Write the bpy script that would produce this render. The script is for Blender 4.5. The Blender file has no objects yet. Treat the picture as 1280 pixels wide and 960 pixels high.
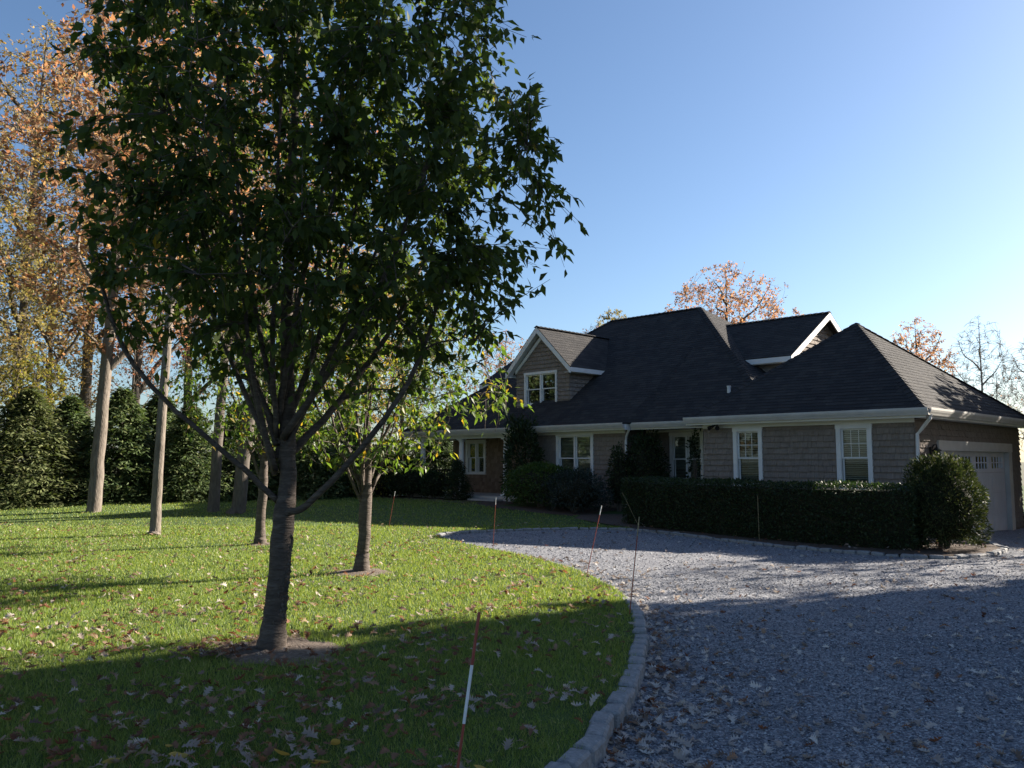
import bpy, math
import numpy as np
from mathutils import Vector
from mathutils.geometry import delaunay_2d_cdt

# ------------------------------------------------------------------ camera, light, exposure
scene = bpy.context.scene
COL = scene.collection
FPX, EYE = 1035.0, 1.65                       # focal length in pixels of the 1280 px wide photo, eye height
PITCH = math.atan((576 - 480) / FPX)
cam = bpy.data.cameras.new('camera')
cam.sensor_width = 36.0
cam.lens = FPX / 1280 * 36
cam.clip_start, cam.clip_end = 0.05, 3000
camo = bpy.data.objects.new('camera', cam)
COL.objects.link(camo)
camo.location = (0, 0, EYE)
camo.rotation_euler = (math.pi / 2 + PITCH, 0, 0)
scene.camera = camo

SUN_EL = math.radians(23.6)
SUN_H = Vector((0.91, 0.41, 0)).normalized()   # horizontal direction towards the sun
SUN_D = Vector((SUN_H.x * math.cos(SUN_EL), SUN_H.y * math.cos(SUN_EL), math.sin(SUN_EL)))
world = bpy.data.worlds.new('World')
scene.world = world
world.use_nodes = True
wn = world.node_tree.nodes
bg = wn['Background']
sky = wn.new('ShaderNodeTexSky')
sky.sky_type = 'NISHITA'
sky.sun_disc = False
sky.sun_elevation = SUN_EL
sky.sun_rotation = math.atan2(SUN_H.x, SUN_H.y)
sky.altitude = 0
sky.air_density = 1.0
sky.dust_density = 0.9
sky.ozone_density = 4.0
world.node_tree.links.new(sky.outputs[0], bg.inputs[0])
bg.inputs[1].default_value = 0.05
sl = bpy.data.lights.new('sun', 'SUN')
sl.energy = 5.0
sl.angle = math.radians(0.53)
sl.color = (1.0, 0.9, 0.77)
slo = bpy.data.objects.new('sun', sl)
COL.objects.link(slo)
slo.rotation_euler = (-SUN_D).to_track_quat('-Z', 'Y').to_euler()
slo.location = (30, 14, 30)
scene.view_settings.view_transform = 'Standard'
scene.view_settings.look = 'None'
scene.view_settings.gamma = 1
scene.view_settings.use_curve_mapping = False
scene.view_settings.exposure = 1.85
scene.render.engine = 'CYCLES'
scene.cycles.use_denoising = True
scene.cycles.max_bounces = 6
scene.cycles.diffuse_bounces = 3
scene.cycles.transmission_bounces = 5
scene.cycles.transparent_max_bounces = 6

# ------------------------------------------------------------------ helpers
def ray(u, v):
    x, y, z = u - 640, FPX, 480 - v
    c, s = math.cos(PITCH), math.sin(PITCH)
    return np.array([x, y * c - z * s, y * s + z * c]) / FPX

def atz(u, v, z=0.09):
    """ground point seen at a photo pixel"""
    r = ray(u, v)
    return np.array([0, 0, EYE]) + (z - EYE) / r[2] * r

def smooth(x):
    x = np.clip(x, 0, 1)
    return x * x * (3 - 2 * x)

def lawn_z(x, y):
    return 0.09 + 0.2 * smooth((np.asarray(y, float) - 20.5) / 6) * smooth((7 - np.asarray(x, float)) / 4)

def gravel_z(x, y):
    return -0.26 * smooth((np.asarray(x, float) - 8.7) / 3.0) + 0.055 * smooth((np.asarray(y, float) - 9.0) / 4)

def tag(o, label=None, cat=None, group=None, kind=None):
    if label: o['label'] = label
    if cat: o['category'] = cat
    if group: o['group'] = group
    if kind: o['kind'] = kind
    return o

def empty(name, loc, rz=0.0):
    o = bpy.data.objects.new(name, None)
    o.empty_display_size = 0.3
    o.location = loc
    o.rotation_euler = (0, 0, rz)
    COL.objects.link(o)
    return o

def link(name, me, mat, parent=None):
    o = bpy.data.objects.new(name, me)
    if mat is not None and len(me.materials) == 0:
        me.materials.append(mat)
    COL.objects.link(o)
    if parent is not None:
        o.parent = parent
    return o

def np_mesh(name, V, F, smooth_shade=False):
    """mesh from an (n,3) array and an (m,k) array of equal sized faces, or a list of those"""
    if not isinstance(F, list):
        F = [F]
    F = [np.asarray(f, np.int32) for f in F if len(f)]
    V = np.asarray(V, np.float32)
    me = bpy.data.meshes.new(name)
    me.vertices.add(len(V))
    me.vertices.foreach_set('co', V.ravel())
    nl = sum(f.size for f in F)
    npoly = sum(len(f) for f in F)
    me.loops.add(nl)
    me.polygons.add(npoly)
    me.loops.foreach_set('vertex_index', np.concatenate([f.ravel() for f in F]))
    tot = np.concatenate([np.full(len(f), f.shape[1], np.int32) for f in F])
    st = np.concatenate([[0], np.cumsum(tot)[:-1]]).astype(np.int32)
    me.polygons.foreach_set('loop_start', st)
    me.polygons.foreach_set('loop_total', tot)
    if smooth_shade:
        me.polygons.foreach_set('use_smooth', np.ones(npoly, bool))
    me.update(calc_edges=True)
    return me

class MB:
    """collects shapes into one mesh"""
    def __init__(s):
        s.v, s.f = [], []
    def add(s, vs, fs):
        b = len(s.v)
        s.v += [tuple(map(float, p)) for p in vs]
        s.f += [tuple(i + b for i in f) for f in fs]
        return s
    def hexa(s, p):   # 8 corners: bottom 4, top 4
        return s.add(p, [(3, 2, 1, 0), (4, 5, 6, 7), (0, 1, 5, 4), (1, 2, 6, 5), (2, 3, 7, 6), (3, 0, 4, 7)])
    def box(s, x0, x1, y0, y1, z0, z1):
        return s.hexa([(x0, y0, z0), (x1, y0, z0), (x1, y1, z0), (x0, y1, z0), (x0, y0, z1), (x1, y0, z1), (x1, y1, z1), (x0, y1, z1)])
    def prism(s, poly, d):   # polygon (3d points) pushed by vector d
        n = len(poly)
        d = np.asarray(d, float)
        P = [np.asarray(p, float) for p in poly]
        return s.add(P + [p + d for p in P], [tuple(range(n))[::-1], tuple(range(n, 2 * n))] + [(i, (i + 1) % n, (i + 1) % n + n, i + n) for i in range(n)])
    def tube(s, pts, rad, sides=8, cap=True):
        pts = [np.asarray(p, float) for p in pts]
        n = len(pts)
        if np.isscalar(rad): rad = [rad] * n
        b = len(s.v)
        ref = np.array([0.31, 0.17, 0.93])
        for i, p in enumerate(pts):
            t = pts[min(i + 1, n - 1)] - pts[max(i - 1, 0)]
            t = t / (np.linalg.norm(t) + 1e-9)
            a = np.cross(t, ref); a /= np.linalg.norm(a) + 1e-9
            c = np.cross(t, a)
            for k in range(sides):
                w = 2 * math.pi * k / sides
                s.v.append(tuple(p + rad[i] * (a * math.cos(w) + c * math.sin(w))))
        for i in range(n - 1):
            for k in range(sides):
                k2 = (k + 1) % sides
                s.f.append((b + i * sides + k, b + i * sides + k2, b + (i + 1) * sides + k2, b + (i + 1) * sides + k))
        if cap:
            s.f.append(tuple(b + k for k in range(sides))[::-1])
            s.f.append(tuple(b + (n - 1) * sides + k for k in range(sides)))
        return s
    def lathe(s, prof, cx, cy, sides=16):
        b = len(s.v)
        for r, z in prof:
            for k in range(sides):
                w = 2 * math.pi * k / sides
                s.v.append((cx + r * math.cos(w), cy + r * math.sin(w), z))
        for i in range(len(prof) - 1):
            for k in range(sides):
                k2 = (k + 1) % sides
                s.f.append((b + i * sides + k, b + i * sides + k2, b + (i + 1) * sides + k2, b + (i + 1) * sides + k))
        s.f.append(tuple(b + k for k in range(sides))[::-1])
        s.f.append(tuple(b + (len(prof) - 1) * sides + k for k in range(sides)))
        return s
    def mesh(s, name, sm=False):
        me = bpy.data.meshes.new(name)
        me.from_pydata(s.v, [], s.f)
        if sm:
            me.polygons.foreach_set('use_smooth', np.ones(len(me.polygons), bool))
        me.update()
        return me
    def build(s, name, mat, parent=None, sm=False):
        return link(name, s.mesh(name, sm), mat, parent)

# ------------------------------------------------------------------ materials
def new_mat(name):
    m = bpy.data.materials.new(name)
    m.use_nodes = True
    nt = m.node_tree
    nt.nodes.clear()
    out = nt.nodes.new('ShaderNodeOutputMaterial')
    return m, nt, out

def node(nt, kind, **inp):
    n = nt.nodes.new(kind)
    for k, v in inp.items():
        n.inputs[k].default_value = v
    return n

def ramp(nt, fac, stops):
    r = nt.nodes.new('ShaderNodeValToRGB')
    e = r.color_ramp.elements
    while len(e) < len(stops): e.new(0.5)
    for el, (p, c) in zip(e, stops):
        el.position = p
        el.color = (*c, 1)
    nt.links.new(fac, r.inputs[0])
    return r

def surf_mat(name, stops, scale=6.0, rough=0.85, detail=6, bump=0.0, bscale=None, stretch=(1, 1, 1), spec=0.3, island=0.0):
    """noise coloured, bumped surface; island > 0 mixes in a tone for each separate piece"""
    m, nt, out = new_mat(name)
    tc = nt.nodes.new('ShaderNodeTexCoord')
    mp = nt.nodes.new('ShaderNodeMapping')
    mp.inputs['Scale'].default_value = stretch
    nt.links.new(tc.outputs['Object'], mp.inputs[0])
    nz = node(nt, 'ShaderNodeTexNoise', Scale=scale, Detail=detail, Roughness=0.65)
    nt.links.new(mp.outputs[0], nz.inputs['Vector'])
    fac = nz.outputs['Fac']
    if island > 0:
        g = nt.nodes.new('ShaderNodeNewGeometry')
        mx = nt.nodes.new('ShaderNodeMix')
        mx.inputs[0].default_value = island
        nt.links.new(fac, mx.inputs[2]); nt.links.new(g.outputs['Random Per Island'], mx.inputs[3])
        fac = mx.outputs[0]
    r = ramp(nt, fac, stops)
    b = node(nt, 'ShaderNodeBsdfPrincipled', Roughness=rough)
    b.inputs['Specular IOR Level'].default_value = spec
    nt.links.new(r.outputs[0], b.inputs['Base Color'])
    if bump > 0:
        n2 = node(nt, 'ShaderNodeTexNoise', Scale=bscale or scale * 4, Detail=5.0)
        nt.links.new(mp.outputs[0], n2.inputs['Vector'])
        bp = node(nt, 'ShaderNodeBump', Strength=bump, Distance=0.02)
        nt.links.new(n2.outputs['Fac'], bp.inputs['Height'])
        nt.links.new(bp.outputs[0], b.inputs['Normal'])
    nt.links.new(b.outputs[0], out.inputs[0])
    return m

def leaf_mat(name, stops, trans=0.45, rough=0.5, gloss=0.25, tint=(1.25, 1.2, 0.6)):
    """leaf: diffuse + translucent + a little gloss, a colour for each leaf"""
    m, nt, out = new_mat(name)
    g = nt.nodes.new('ShaderNodeNewGeometry')
    r = ramp(nt, g.outputs['Random Per Island'], stops)
    b = node(nt, 'ShaderNodeBsdfPrincipled', Roughness=rough)
    b.inputs['Specular IOR Level'].default_value = gloss
    t = nt.nodes.new('ShaderNodeBsdfTranslucent')
    mul = nt.nodes.new('ShaderNodeMix')
    mul.data_type = 'RGBA'; mul.blend_type = 'MULTIPLY'
    mul.inputs[0].default_value = 1
    mul.inputs[7].default_value = (*tint, 1)
    nt.links.new(r.outputs[0], mul.inputs[6])
    nt.links.new(r.outputs[0], b.inputs['Base Color'])
    nt.links.new(mul.outputs[2], t.inputs[0])
    mx = nt.nodes.new('ShaderNodeMixShader')
    mx.inputs[0].default_value = trans
    nt.links.new(b.outputs[0], mx.inputs[1]); nt.links.new(t.outputs[0], mx.inputs[2])
    nt.links.new(mx.outputs[0], out.inputs[0])
    return m

M = {}
M['shingle'] = surf_mat('cedar_shingle', [(0.15, (0.145, 0.12, 0.1)), (0.5, (0.215, 0.182, 0.156)), (0.85, (0.29, 0.25, 0.22))], 5, 0.9, bump=0.5, bscale=30, stretch=(6, 6, 1), island=0.16)
M['shingle_warm'] = surf_mat('porch_shingle', [(0.15, (0.15, 0.105, 0.072)), (0.5, (0.22, 0.155, 0.108)), (0.85, (0.28, 0.205, 0.15))], 5, 0.9, bump=0.5, bscale=30, stretch=(6, 6, 1), island=0.5)
M['sheathing'] = surf_mat('wall_sheathing', [(0.3, (0.1, 0.08, 0.07)), (0.7, (0.14, 0.115, 0.1))], 8)
M['roof'] = surf_mat('asphalt_roof', [(0.15, (0.022, 0.022, 0.0235)), (0.5, (0.034, 0.033, 0.034)), (0.85, (0.056, 0.053, 0.05))], 2.2, 0.92, bump=0.6, bscale=160, island=0.38, spec=0.2)
M['white'] = surf_mat('white_paint', [(0.3, (0.64, 0.64, 0.63)), (0.7, (0.74, 0.74, 0.73))], 3, 0.5, bump=0.03, bscale=40)
M['gutter'] = surf_mat('gutter_paint', [(0.3, (0.42, 0.41, 0.385)), (0.7, (0.52, 0.51, 0.485))], 3, 0.45)
M['door_paint'] = surf_mat('garage_door_paint', [(0.3, (0.48, 0.48, 0.5)), (0.7, (0.56, 0.56, 0.58))], 2, 0.5, bump=0.03, bscale=50)
M['black_metal'] = surf_mat('black_metal', [(0.3, (0.012, 0.012, 0.012)), (0.7, (0.025, 0.025, 0.025))], 10, 0.4)
M['interior'] = surf_mat('interior_wall', [(0.3, (0.2, 0.19, 0.17)), (0.7, (0.26, 0.25, 0.22))], 2)
M['blind'] = surf_mat('blind_slat', [(0.3, (0.6, 0.6, 0.56)), (0.7, (0.7, 0.7, 0.66))], 2, 0.5)
M['concrete'] = surf_mat('porch_concrete', [(0.3, (0.32, 0.31, 0.3)), (0.7, (0.45, 0.44, 0.43))], 4, 0.9, bump=0.2)
M['granite'] = surf_mat('granite_block', [(0.25, (0.15, 0.15, 0.155)), (0.5, (0.24, 0.24, 0.245)), (0.8, (0.35, 0.35, 0.35))], 26, 0.85, bump=0.6, bscale=60)
M['bark_cherry'] = surf_mat('cherry_bark', [(0.25, (0.035, 0.026, 0.021)), (0.5, (0.078, 0.06, 0.048)), (0.8, (0.165, 0.132, 0.106))], 9, 0.75, bump=0.8, bscale=22, stretch=(0.7, 0.7, 3.2))
M['bark_oak'] = surf_mat('oak_bark', [(0.25, (0.08, 0.066, 0.053)), (0.5, (0.155, 0.13, 0.107)), (0.8, (0.25, 0.215, 0.18))], 8, 0.9, bump=1.0, bscale=18, stretch=(2.5, 2.5, 0.5))
M['bark_dark'] = surf_mat('dark_bark', [(0.25, (0.05, 0.042, 0.035)), (0.5, (0.1, 0.085, 0.07)), (0.8, (0.16, 0.14, 0.12))], 8, 0.9, bump=0.8, bscale=18, stretch=(2.5, 2.5, 0.6))
M['bark_hazed'] = surf_mat('hazed_grey_bark', [(0.25, (0.12, 0.105, 0.095)), (0.5, (0.2, 0.18, 0.165)), (0.8, (0.3, 0.28, 0.26))], 8, 0.9, bump=0.6, bscale=18, stretch=(2.5, 2.5, 0.6))  # grey bark with distance haze put into the colour by lightening it
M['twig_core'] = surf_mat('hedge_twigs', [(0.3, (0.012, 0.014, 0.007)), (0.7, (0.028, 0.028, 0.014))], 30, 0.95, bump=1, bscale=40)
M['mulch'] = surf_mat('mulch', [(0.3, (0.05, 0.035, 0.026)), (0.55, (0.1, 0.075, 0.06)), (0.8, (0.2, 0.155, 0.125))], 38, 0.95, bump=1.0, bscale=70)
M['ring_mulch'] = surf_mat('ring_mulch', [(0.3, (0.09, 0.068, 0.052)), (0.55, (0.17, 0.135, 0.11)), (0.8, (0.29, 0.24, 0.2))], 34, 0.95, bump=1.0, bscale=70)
M['soil'] = surf_mat('lawn_soil', [(0.3, (0.03, 0.055, 0.014)), (0.55, (0.055, 0.095, 0.022)), (0.8, (0.085, 0.12, 0.035))], 3, 0.95, bump=1.0, bscale=60)
M['ground'] = surf_mat('far_ground', [(0.3, (0.04, 0.05, 0.02)), (0.6, (0.07, 0.07, 0.03)), (0.8, (0.1, 0.085, 0.05))], 0.6, 0.95)
M['stake_red'] = surf_mat('red_fibreglass', [(0.3, (0.2, 0.04, 0.028)), (0.7, (0.3, 0.07, 0.045))], 14, 0.45)
M['stake_white'] = surf_mat('reflective_tape', [(0.3, (0.55, 0.55, 0.55)), (0.7, (0.72, 0.72, 0.72))], 14, 0.35)
M['stake_wood'] = surf_mat('bamboo_cane', [(0.3, (0.2, 0.16, 0.09)), (0.7, (0.34, 0.28, 0.17))], 14, 0.6)
M['pebble'] = surf_mat('blue_gravel', [(0.1, (0.088, 0.094, 0.112)), (0.5, (0.19, 0.197, 0.218)), (0.85, (0.34, 0.35, 0.37)), (1.0, (0.5, 0.49, 0.48))], 40, 0.85, island=0.85)

m, nt, out = new_mat('gravel_bed')
tc = nt.nodes.new('ShaderNodeTexCoord')
vo = node(nt, 'ShaderNodeTexVoronoi', Scale=58.0); nt.links.new(tc.outputs['Object'], vo.inputs['Vector'])
nz = node(nt, 'ShaderNodeTexNoise', Scale=0.9, Detail=5.0); nt.links.new(tc.outputs['Object'], nz.inputs['Vector'])
sp = nt.nodes.new('ShaderNodeSeparateColor'); nt.links.new(vo.outputs['Color'], sp.inputs[0])
mx = nt.nodes.new('ShaderNodeMix'); mx.inputs[0].default_value = 0.3
nt.links.new(sp.outputs[0], mx.inputs[2]); nt.links.new(nz.outputs['Fac'], mx.inputs[3])
r = ramp(nt, mx.outputs[0], [(0.1, (0.085, 0.09, 0.108)), (0.5, (0.18, 0.186, 0.208)), (0.9, (0.38, 0.38, 0.385))])
bp = node(nt, 'ShaderNodeBump', Strength=0.9, Distance=0.012); bp.invert = True
nt.links.new(vo.outputs['Distance'], bp.inputs['Height'])
b = node(nt, 'ShaderNodeBsdfPrincipled', Roughness=0.9)
b.inputs['Specular IOR Level'].default_value = 0.2
nt.links.new(r.outputs[0], b.inputs['Base Color']); nt.links.new(bp.outputs[0], b.inputs['Normal'])
nt.links.new(b.outputs[0], out.inputs[0])
M['gravel'] = m

m, nt, out = new_mat('window_glass')
b = node(nt, 'ShaderNodeBsdfGlossy', Roughness=0.01)
b.inputs[0].default_value = (0.95, 0.97, 1, 1)
t = nt.nodes.new('ShaderNodeBsdfTransparent'); t.inputs[0].default_value = (0.86, 0.9, 0.88, 1)
fr = node(nt, 'ShaderNodeFresnel', IOR=1.36)
mx = nt.nodes.new('ShaderNodeMixShader')
nt.links.new(fr.outputs[0], mx.inputs[0]); nt.links.new(t.outputs[0], mx.inputs[1]); nt.links.new(b.outputs[0], mx.inputs[2])
nt.links.new(mx.outputs[0], out.inputs[0])
M['glass'] = m

M['leaf_cherry'] = leaf_mat('cherry_leaf', [(0, (0.03, 0.046, 0.018)), (0.5, (0.046, 0.068, 0.024)), (0.9, (0.066, 0.09, 0.03)), (0.985, (0.08, 0.095, 0.03)), (1.0, (0.22, 0.14, 0.02))], 0.4, 0.6, 0.15, (2.3, 2.4, 0.9))
M['leaf_cherry_light'] = leaf_mat('cherry_leaf_light', [(0, (0.04, 0.075, 0.018)), (0.6, (0.075, 0.12, 0.026)), (0.88, (0.12, 0.15, 0.03)), (1.0, (0.3, 0.19, 0.03))], 0.5, 0.45, 0.35, (1.9, 1.9, 0.8))
M['leaf_orange'] = leaf_mat('oak_leaf_orange', [(0, (0.17, 0.09, 0.055)), (0.4, (0.28, 0.165, 0.095)), (0.75, (0.37, 0.25, 0.14)), (1.0, (0.38, 0.31, 0.16))], 0.5, 0.7, 0.15, (1.5, 1.15, 0.9))
M['leaf_russet'] = leaf_mat('oak_leaf_russet', [(0, (0.15, 0.078, 0.052)), (0.5, (0.27, 0.15, 0.1)), (1.0, (0.37, 0.24, 0.15))], 0.45, 0.7, 0.15, (1.5, 1.15, 0.95))
M['leaf_gold'] = leaf_mat('gold_leaf', [(0, (0.22, 0.16, 0.065)), (0.5, (0.34, 0.25, 0.1)), (0.8, (0.42, 0.29, 0.12)), (1.0, (0.26, 0.25, 0.09))], 0.5, 0.7, 0.15, (1.4, 1.25, 0.8))
M['leaf_olive'] = leaf_mat('olive_leaf', [(0, (0.11, 0.115, 0.045)), (0.5, (0.21, 0.19, 0.075)), (1.0, (0.32, 0.25, 0.1))], 0.5, 0.7, 0.15, (1.4, 1.3, 0.8))
M['leaf_yellowgreen'] = leaf_mat('yellow_green_leaf', [(0, (0.1, 0.12, 0.025)), (0.5, (0.18, 0.19, 0.04)), (1.0, (0.3, 0.25, 0.06))], 0.5, 0.6, 0.2, (1.4, 1.3, 0.8))
M['conifer'] = leaf_mat('conifer_spray', [(0, (0.036, 0.062, 0.024)), (0.5, (0.07, 0.105, 0.037)), (0.9, (0.115, 0.15, 0.056)), (1, (0.17, 0.18, 0.085))], 0.25, 0.7, 0.2, (1.3, 1.4, 0.8))
M['conifer_olive'] = leaf_mat('conifer_spray_olive', [(0, (0.05, 0.068, 0.026)), (0.5, (0.095, 0.118, 0.043)), (1, (0.16, 0.17, 0.075))], 0.25, 0.7, 0.2, (1.3, 1.4, 0.8))
M['yew'] = leaf_mat('yew_leaf', [(0, (0.012, 0.024, 0.009)), (0.6, (0.024, 0.042, 0.014)), (1, (0.045, 0.065, 0.022))], 0.2, 0.55, 0.3, (1.3, 1.5, 0.7))
M['boxwood'] = leaf_mat('boxwood_leaf', [(0, (0.03, 0.055, 0.014)), (0.6, (0.055, 0.095, 0.02)), (1, (0.09, 0.13, 0.03))], 0.3, 0.5, 0.3, (1.3, 1.5, 0.7))
M['juniper'] = leaf_mat('juniper_leaf', [(0, (0.02, 0.03, 0.024)), (0.6, (0.036, 0.05, 0.042)), (1, (0.06, 0.075, 0.065))], 0.2, 0.6, 0.2, (1.2, 1.3, 0.9))
M['pine_shrub'] = leaf_mat('shrub_spray', [(0, (0.018, 0.03, 0.011)), (0.6, (0.036, 0.052, 0.018)), (1, (0.085, 0.092, 0.036))], 0.25, 0.65, 0.2, (1.5, 1.5, 0.8))
M['grass'] = leaf_mat('grass_blade', [(0, (0.105, 0.165, 0.034)), (0.5, (0.165, 0.24, 0.054)), (0.85, (0.23, 0.3, 0.085)), (1.0, (0.4, 0.38, 0.19))], 0.4, 0.5, 0.3, (1.5, 1.4, 0.6))
M['fallen_brown'] = leaf_mat('fallen_leaf_brown', [(0, (0.1, 0.062, 0.045)), (0.35, (0.2, 0.145, 0.115)), (0.65, (0.34, 0.285, 0.245)), (1, (0.52, 0.47, 0.42))], 0.3, 0.7, 0.25, (1.3, 1.1, 0.8))
M['fallen_pale'] = leaf_mat('fallen_leaf_pale', [(0, (0.14, 0.1, 0.08)), (0.3, (0.27, 0.22, 0.19)), (0.6, (0.45, 0.4, 0.37)), (1, (0.62, 0.58, 0.54))], 0.25, 0.7, 0.25, (1.2, 1.1, 0.9))
M['fallen_red'] = leaf_mat('fallen_leaf_russet', [(0, (0.1, 0.04, 0.025)), (0.5, (0.2, 0.095, 0.055)), (1, (0.36, 0.25, 0.17))], 0.35, 0.7, 0.25, (1.4, 1.1, 0.8))
M['fallen_yellow'] = leaf_mat('fallen_leaf_yellow', [(0, (0.4, 0.27, 0.06)), (1, (0.58, 0.42, 0.12))], 0.4, 0.6, 0.25, (1.3, 1.1, 0.7))

# ------------------------------------------------------------------ ground, lawn, driveway
kerb_px = [(718, 945), (752, 902), (782, 860), (797, 815), (800, 790), (797, 768), (785, 748), (760, 730), (720, 711), (670, 697), (615, 685.5), (575, 677),
           (550, 670), (551, 666.5), (585, 664), (640, 661.5), (700, 660), (760, 660), (805, 662), (860, 668), (950, 678.5), (1050, 687.5), (1130, 693), (1180, 695),
           (1225, 692.5), (1250, 688), (1255, 684), (1243, 680)]
kerb_w = [atz(u, v, 0.1)[:2] for u, v in kerb_px]
kerb_w = [np.array(p) for p in ((-7.5, -8.0), (-4.2, -2.5), (-1.9, 1.0), (-0.55, 3.0))] + kerb_w + [np.array([9.25, 16.45]), np.array([8.95, 16.9])]

def catmull(P, n=16):
    P = [2 * P[0] - P[1]] + list(P) + [2 * P[-1] - P[-2]]
    o = []
    for i in range(1, len(P) - 2):
        for j in range(n):
            t = j / n
            a, b, c, d = P[i - 1], P[i], P[i + 1], P[i + 2]
            o.append(0.5 * (2 * b + (c - a) * t + (2 * a - 5 * b + 4 * c - d) * t * t + (3 * b - a - 3 * c + d) * t ** 3))
    o.append(P[-2])
    return np.array(o)

def resample(P, step):
    d = np.concatenate([[0], np.cumsum(np.linalg.norm(np.diff(P, axis=0), axis=1))])
    n = max(2, int(round(d[-1] / step)) + 1)
    q = np.linspace(0, d[-1], n)
    return np.stack([np.interp(q, d, P[:, k]) for k in range(P.shape[1])], 1)

KERB = resample(catmull(kerb_w), 0.1)
HK = 0.70711
HO = np.array([8.57, 17.17])
def W(s, t, z=0.0):
    """house frame (s leftwards along the front, t backwards) to world"""
    return np.array([HO[0] + (t - s) * HK, HO[1] + (s + t) * HK, z])

drive_poly = np.vstack([KERB, [W(0.6, 1.0)[:2], W(0.6, 8.0)[:2], W(0.3, 9.5)[:2], (15.5, 19.5), (12.2, 13.0), (9.8, 6.5), (8.0, 0.0), (6.5, -8.0)]])

def inside(poly, x, y):
    x = np.asarray(x); y = np.asarray(y)
    r = np.zeros(x.shape, bool)
    n = len(poly)
    for i in range(n):
        x0, y0 = poly[i]; x1, y1 = poly[(i + 1) % n]
        c = ((y0 > y) != (y1 > y))
        if y1 != y0:
            r ^= c & (x < (x1 - x0) * (y - y0) / (y1 - y0) + x0)
    return r

def cdt(loops, extra):
    V, E_ = [], []
    for L in loops:
        b = len(V)
        V += [Vector((float(p[0]), float(p[1]))) for p in L]
        E_ += [(b + i, b + (i + 1) % len(L)) for i in range(len(L))]
    V += [Vector((float(p[0]), float(p[1]))) for p in extra]
    r = delaunay_2d_cdt(V, E_, [], 0, 1e-5)
    v = np.array([[p.x, p.y] for p in r[0]])
    f = np.array([list(t) for t in r[2] if len(t) == 3])
    return v, f

gx, gy = np.meshgrid(np.arange(-44, 30, 1.5), np.arange(-9, 62, 1.5))
v, f = cdt([[(-46, -10), (32, -10), (32, 64), (-46, 64)], drive_poly], np.stack([gx.ravel(), gy.ravel()], 1))
cen = v[f].mean(1)
ins = inside(drive_poly, cen[:, 0], cen[:, 1])
lz = lawn_z(v[:, 0], v[:, 1])
o = link('lawn', np_mesh('lawn', np.column_stack([v, lz]), f[~ins], True), M['soil'])
tag(o, 'short green turf lawn around the driveway', 'lawn', kind='structure')
kz = gravel_z(v[:, 0], v[:, 1])
dv = np.column_stack([v, kz])
o = link('driveway', np_mesh('driveway', dv, f[ins], True), M['gravel'])
tag(o, 'blue grey gravel driveway curving round to the garage', 'driveway', kind='structure')
mb = MB().add([(-900, -300, -0.6), (900, -300, -0.6), (900, 1500, -0.6), (-900, 1500, -0.6)], [(0, 1, 2, 3)])
tag(mb.build('ground', M['ground']), 'flat ground reaching to the horizon', 'ground', kind='structure')

# kerb of granite blocks, each its own stone
rng = np.random.default_rng(5)
kerb = empty('kerb', (0, 0, 0))
tag(kerb, 'granite block kerb edging the lawn and the gravel driveway', 'kerb', kind='structure')
stone_me = []
for k in range(7):
    lx, ly, lh = 0.107, rng.uniform(.06, .07), 0.25
    me = bpy.data.meshes.new('stone')
    import bmesh
    bm = bmesh.new()
    bmesh.ops.create_cube(bm, size=1)
    for q in bm.verts:
        q.co = Vector((q.co.x * 2 * lx * rng.uniform(.93, 1.03), q.co.y * 2 * ly * rng.uniform(.88, 1.06), q.co.z * lh + rng.uniform(-.012, .012)))
    bmesh.ops.bevel(bm, geom=bm.edges[:], offset=0.016, segments=1, affect='EDGES')
    bm.to_mesh(me); bm.free()
    me.materials.append(M['granite'])
    stone_me.append(me)
KS = resample(catmull(kerb_w), 0.226)
tip_i = int(np.argmin(KS[:, 0] + 100 * (KS[:, 1] < 14)))
for i in range(6, len(KS) - 1):
    p = (KS[i] + KS[i + 1]) / 2
    d = KS[i + 1] - KS[i]
    o = link('stone', stone_me[rng.integers(7)], None, kerb)
    zt = 0.105 if i < 10 ** 6 else 0
    o.location = (p[0] + rng.normal() * .006, p[1] + rng.normal() * .006, min(0, float(gravel_z(p[0], p[1]))) * 0.6 + rng.normal() * .006 - 0.018)
    if i < tip_i and p[1] > 9.3: o.location.z -= .05 * min(1, (p[1] - 9.3) / .8)
    o.rotation_euler = (rng.normal() * .03, rng.normal() * .03, math.atan2(d[1], d[0]) + rng.normal() * .035 + (math.pi if rng.random() < .5 else 0))

# ------------------------------------------------------------------ house
house = empty('house', (HO[0], HO[1], 0), -math.pi / 4)
tag(house, 'grey shingled hip roofed house with dormers, columned porch and garage wing', 'house')
# local frame: x = -s, y = t
class Frame:
    def __init__(s, o, u, n):
        s.o, s.u, s.n = np.array(o, float), np.array(u, float), np.array(n, float)
    def p(s, a, z, d=0.0):
        return s.o + s.u * a + s.n * d + np.array([0, 0, z])
    def box(s, mb, a0, a1, z0, z1, d0, d1):
        return mb.hexa([s.p(a0, z0, d0), s.p(a1, z0, d0), s.p(a1, z0, d1), s.p(a0, z0, d1), s.p(a0, z1, d0), s.p(a1, z1, d0), s.p(a1, z1, d1), s.p(a0, z1, d1)])
def FF(t): return Frame((0, t, 0), (1, 0, 0), (0, -1, 0))      # wall facing the lawn; coordinate a = -s
def FR(s): return Frame((-s, 0, 0), (0, 1, 0), (1, 0, 0))      # wall facing the garage court; a = t
def FL(s): return Frame((-s, 0, 0), (0, -1, 0), (-1, 0, 0))    # wall facing left; a = -t

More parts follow.
